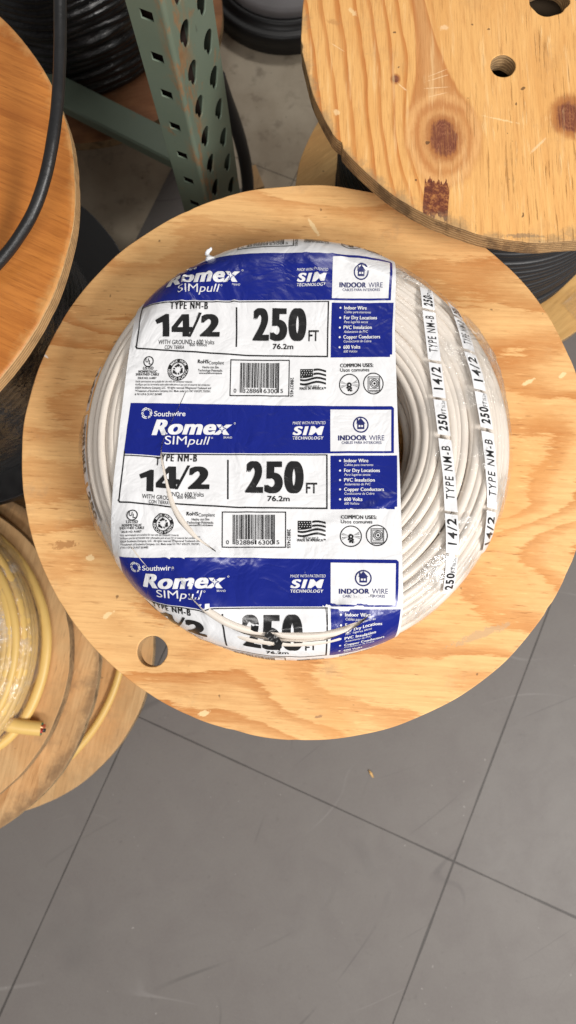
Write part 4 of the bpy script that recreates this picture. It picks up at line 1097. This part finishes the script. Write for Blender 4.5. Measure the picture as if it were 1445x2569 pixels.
m = MB(); q, nn = lay_down(np.array([520.]), np.array([632.]), np.array([.001])); p0 = Vector(q[0])
tw = []
for i in range(16):
    t = i / 15; r = .0042 * (1 - t) ** .7 * (1 + .45 * math.sin(9 * t)) + .0005
    tw.append((p0 + Vector((.002 * math.sin(8 * t), .014 * t, -.004 + .004 * t)), r))
vs = []; 
for i, (p, r) in enumerate(tw):
    for k in range(10):
        a = 2 * PI * k / 10 + i * .35; r2 = r * (1 + .5 * noise.noise((k * 1.3, i * .8, 3))); vs.append(p + Vector((r2 * math.cos(a), 0, r2 * math.sin(a))))
m.add(vs, [(i * 10 + k, i * 10 + (k + 1) % 10, (i + 1) * 10 + (k + 1) % 10, (i + 1) * 10 + k) for i in range(15) for k in range(10)])
m.build('film_twist', LWHITE, coil)

# narrow printed strips on the film at the right and left ---------------------------------------
def strip(line, segs, wpx, name):
    Ly = [p[1] for p in line]; Lx = [p[0] for p in line]
    cxy = lambda y: np.interp(y, Ly, Lx)
    bm = bmesh.new(); la = bm.faces.layers.int.new('lay')
    def put(v, f, mi, l):
        vs = [bm.verts.new((p[0], p[1], 0)) for p in v]
        for q in f:
            fc = bm.faces.new([vs[i] for i in q]); fc.material_index = mi; fc[la] = l; fc.normal_update()
            if fc.normal.z > 0: fc.normal_flip()
    for y0, y1, txt in segs:
        put([(-wpx / 2, y0), (wpx / 2, y0 + 1.5), (wpx / 2, y1 + 1), (-wpx / 2, y1)], [(0, 1, 2, 3)], W, 0)
        def up(t, ya, yb, xa, xb, bold):
            v, f = glyph(t, bold, 0, 1.25); lo, hi = caph(bold)
            put(np.stack([xb - (v[:, 1] - lo) / (hi - lo) * (xb - xa), ya - (v[:, 0] - v[:, 0].min()) / (v[:, 0].max() - v[:, 0].min()) * (ya - yb)], 1) if False else
                np.stack([xb - (v[:, 1] - lo) / (hi - lo) * (xb - xa), ya + (v[:, 0] - v[:, 0].min()) / (v[:, 0].max() - v[:, 0].min()) * (yb - ya)], 1), f, K, 1)
        L = y1 - y0
        if txt == 'TYPE NM-B': up(txt, y1 - .16 * L, y0 + .10 * L, -wpx * .33, wpx * .33, .006)
        elif txt == '14/2': up(txt, y1 - .22 * L, y0 + .12 * L, -wpx * .36, wpx * .36, .022)
        else:
            up('250', y1 - .12 * L, y0 + .42 * L, -wpx * .36, wpx * .36, .035); up('FT', y0 + .40 * L, y0 + .26 * L, wpx * .02, wpx * .36, .01); up('76.2m', y0 + .23 * L, y0 + .03 * L, wpx * .10, wpx * .36, .0)
    def ch(no, co): bmesh.ops.bisect_plane(bm, geom=bm.verts[:] + bm.edges[:] + bm.faces[:], plane_co=co, plane_no=no, dist=1e-5)
    for x in np.arange(-wpx / 2, wpx / 2, 8)[1:]: ch((1, 0, 0), (x, 0, 0))
    for y in np.arange(min(s_[0] for s_ in segs), max(s_[1] for s_ in segs), 9): ch((0, 1, 0), (0, y, 0))
    bmesh.ops.triangulate(bm, faces=[f for f in bm.faces if len(f.verts) > 4])
    bm.verts.index_update(); ly = np.zeros(len(bm.verts))
    for f in bm.faces:
        for v in f.verts: ly[v.index] = f[la]
    P = np.array([(v.co.x, v.co.y) for v in bm.verts])
    yy = P[:, 1] + P[:, 0] * .12; xx = cxy(P[:, 1]) + P[:, 0]
    nz = np.array([noise.noise((x * .05, y * .02, 2)) * .0008 for x, y in zip(xx, yy)])
    q, nn = lay_down(xx, yy, .0016 + nz + ly * .0003)
    for v, p in zip(bm.verts, q): v.co = p
    me = bpy.data.meshes.new(name); bm.to_mesh(me); bm.free()
    for m in LMATS: me.materials.append(m)
    me.polygons.foreach_set('use_smooth', [True] * len(me.polygons))
    o = bpy.data.objects.new(name, me); COL.objects.link(o); o.parent = coil; return o
strip([(1068, 700), (1076, 790), (1089, 900), (1108, 1045), (1126, 1195), (1134, 1340), (1133, 1500)],
      [(716, 776, '250 FT'), (782, 905, 'TYPE NM-B'), (912, 998, '14/2'), (1004, 1092, '250 FT'), (1102, 1283, 'TYPE NM-B'), (1290, 1388, '14/2'), (1395, 1500, '250 FT')], 32, 'printed_strip')
strip([(1140, 735), (1166, 830), (1180, 890), (1196, 940), (1207, 1000), (1220, 1070), (1231, 1160), (1239, 1260), (1240, 1380)],
      [(738, 782, '250 FT'), (788, 876, 'TYPE NM-B'), (884, 978, '14/2'), (984, 1074, '250 FT'), (1083, 1272, 'TYPE NM-B'), (1279, 1400, '14/2')], 31, 'printed_strip')
# left strip lies on the steep outer side, so it is set out round the bundle instead
def side_strip():
    bm = bmesh.new()
    def put(P, f, mi, lift):
        vs = []
        for s_, t in P:                       # s_ along the rim (m), t down the side (m)
            a = PI + .02 + s_ / R1; q = psurf(SL[-1] - .050 + t); r, z, nr, nz = q
            vs.append(bm.verts.new(((r + nr * lift) * math.cos(a), (r + nr * lift) * math.sin(a), z + nz * lift)))
        for q in f:
            fc = bm.faces.new([vs[i] for i in q]); fc.material_index = mi
    for s0, s1, txt in ((-.075, -.030, '14/2'), (-.026, .040, 'TYPE NM-B'), (.044, .082, '250')):
        n = 14; P = []; f = []
        for i in range(n + 1):
            for t in np.linspace(-.016, -.002, 4): P.append((s0 + (s1 - s0) * i / n, t))
        for i in range(n):
            for j in range(3): f.append((i * 4 + j, i * 4 + j + 1, i * 4 + j + 5, i * 4 + j + 4))
        put(P, f, W, .0020)
        v, fc = glyph(txt, .03, 0); lo, hi = caph(.03); L = s1 - s0
        x = s0 + L * .14 + (v[:, 0] - v[:, 0].min()) / (v[:, 0].max() - v[:, 0].min()) * L * .72; t = -.004 - (v[:, 1] - lo) / (hi - lo) * .010
        put(list(zip(x, t)), fc, K, .0024)
    bmesh.ops.recalc_face_normals(bm, faces=bm.faces[:])
    me = bpy.data.meshes.new('printed_strip'); bm.to_mesh(me); bm.free()
    for m in LMATS: me.materials.append(m)
    o = bpy.data.objects.new('printed_strip', me); COL.objects.link(o); o.parent = coil
side_strip()

# clear film over the bundle -------------------------------------------------------------------
b = MB(); fp = []
for s_ in np.linspace(.03, SL[-1] - .002, 84):
    r, z, nr, nz = psurf(s_); fp.append((r, z, nr, nz))
def filmfn(a, j, r0, z0):
    r, z, nr, nz = fp[j]
    q = .0012 + .0007 * (.5 - abs(noise.noise((math.cos(a) * 30 + 1, math.sin(a) * 30, r * 190 + z * 190)))) * (1 + 1.5 * max(0, noise.noise((math.cos(a) * 2.3, math.sin(a) * 2.3, r * 9 + 4)))) + .0008 * noise.noise((math.cos(a) * 9 + 3, math.sin(a) * 9, r * 60)) + .0007 * noise.noise((math.cos(a) * 26, math.sin(a) * 26, r * 150 + z * 150))
    if r > R0: q += .0035 * max(0, noise.noise((math.cos(a) * 3.1 + 7, math.sin(a) * 3.1, 2.))) * (r - R0) / (R1 - R0)
    # loose bag of film at the upper right and at the left edge
    for am, aw, hh in ((R_(24), .20, .0055), (R_(183), .14, .0050), (R_(203), .09, .003)):
        da = (a - am + PI) % (2 * PI) - PI
        q += hh * math.exp(-(da / aw) ** 2) * max(0, (r - R0 - .006) / (R1 - R0))
    return r + nr * q, z + nz * q
b.lathe([(0, 0)] * len(fp), 420, 0, filmfn)
cf = b.build('stretch_film', CFILM, coil)
# the printed part of the film takes its place in the middle
bmf = bmesh.new(); bmf.from_mesh(cf.data)
ys = np.linspace(600, 1650, 40)
lo_ = at(XL(ys), ys, CDEP) - CC; hi_ = at(XR(ys), ys, CDEP) - CC
dead = []
for f in bmf.faces:
    c_ = f.calc_center_median()
    if np.interp(-c_.y, -lo_[:, 1], lo_[:, 0]) + .001 < c_.x < np.interp(-c_.y, -hi_[:, 1], hi_[:, 0]) - .001: dead.append(f)
bmesh.ops.delete(bmf, geom=dead, context='FACES')
cf2 = cf.copy(); cf2.data = cf.data.copy(); COL.objects.link(cf2); cf2.parent = coil
for ob_, sg in ((cf, 1), (cf2, -1)):
    b2 = bmf.copy(); bmesh.ops.delete(b2, geom=[f for f in b2.faces if f.calc_center_median().x * sg < 0], context='FACES'); b2.to_mesh(ob_.data); b2.free()
bmf.free()

# ------------------------------------------------------------------ light, camera, view
def area(name, loc, target, sx, sy, power, col=(1, 1, 1)):
    l = bpy.data.lights.new(name, 'AREA'); l.shape = 'RECTANGLE'; l.size = sx; l.size_y = sy; l.energy = power; l.color = col
    o = bpy.data.objects.new(name, l); COL.objects.link(o); o.location = loc
    o.rotation_euler = (Vector(target) - Vector(loc)).to_track_quat('-Z', 'Y').to_euler()
area('ceiling_and_fill_light', (1.55, -1.05, 2.35), (.05, .1, .5), 1.2, .5, 77, (1, .97, .93))
area('ceiling_and_fill_light', (-.3, -1.6, 3.0), (-.1, 0, .4), 1.4, .35, 36, (1, .97, .94))
area('ceiling_and_fill_light', (.6, 2.5, 3.0), (-.1, .8, .1), 1.4, .35, 24, (1, .96, .91))  # fill lamp added to brighten the rear floor and soften shadows
wd = bpy.data.worlds.new('World'); scene.world = wd; wd.use_nodes = True
bg = wd.node_tree.nodes['Background']; bg.inputs[0].default_value = (1, .97, .94, 1); bg.inputs[1].default_value = .20

cam = bpy.data.cameras.new('camera'); co = bpy.data.objects.new('camera', cam); COL.objects.link(co)
cam.sensor_fit = 'VERTICAL'; cam.sensor_height = 36.; cam.lens = 36. * F / PH; cam.clip_start = .02; cam.clip_end = 100
mw = Matrix([list(map(float, r)) for r in M3]).to_4x4(); mw.translation = (0, 0, CAMH); co.matrix_world = mw
cam.dof.use_dof = True; cam.dof.focus_distance = .63; cam.dof.aperture_fstop = 7.5
scene.camera = co
scene.view_settings.view_transform = 'Standard'; scene.view_settings.look = 'None'; scene.view_settings.exposure = 0; scene.view_settings.gamma = 1
scene.render.engine = 'CYCLES'; scene.cycles.use_denoising = True
scene.cycles.transparent_max_bounces = 16; scene.cycles.max_bounces = 8
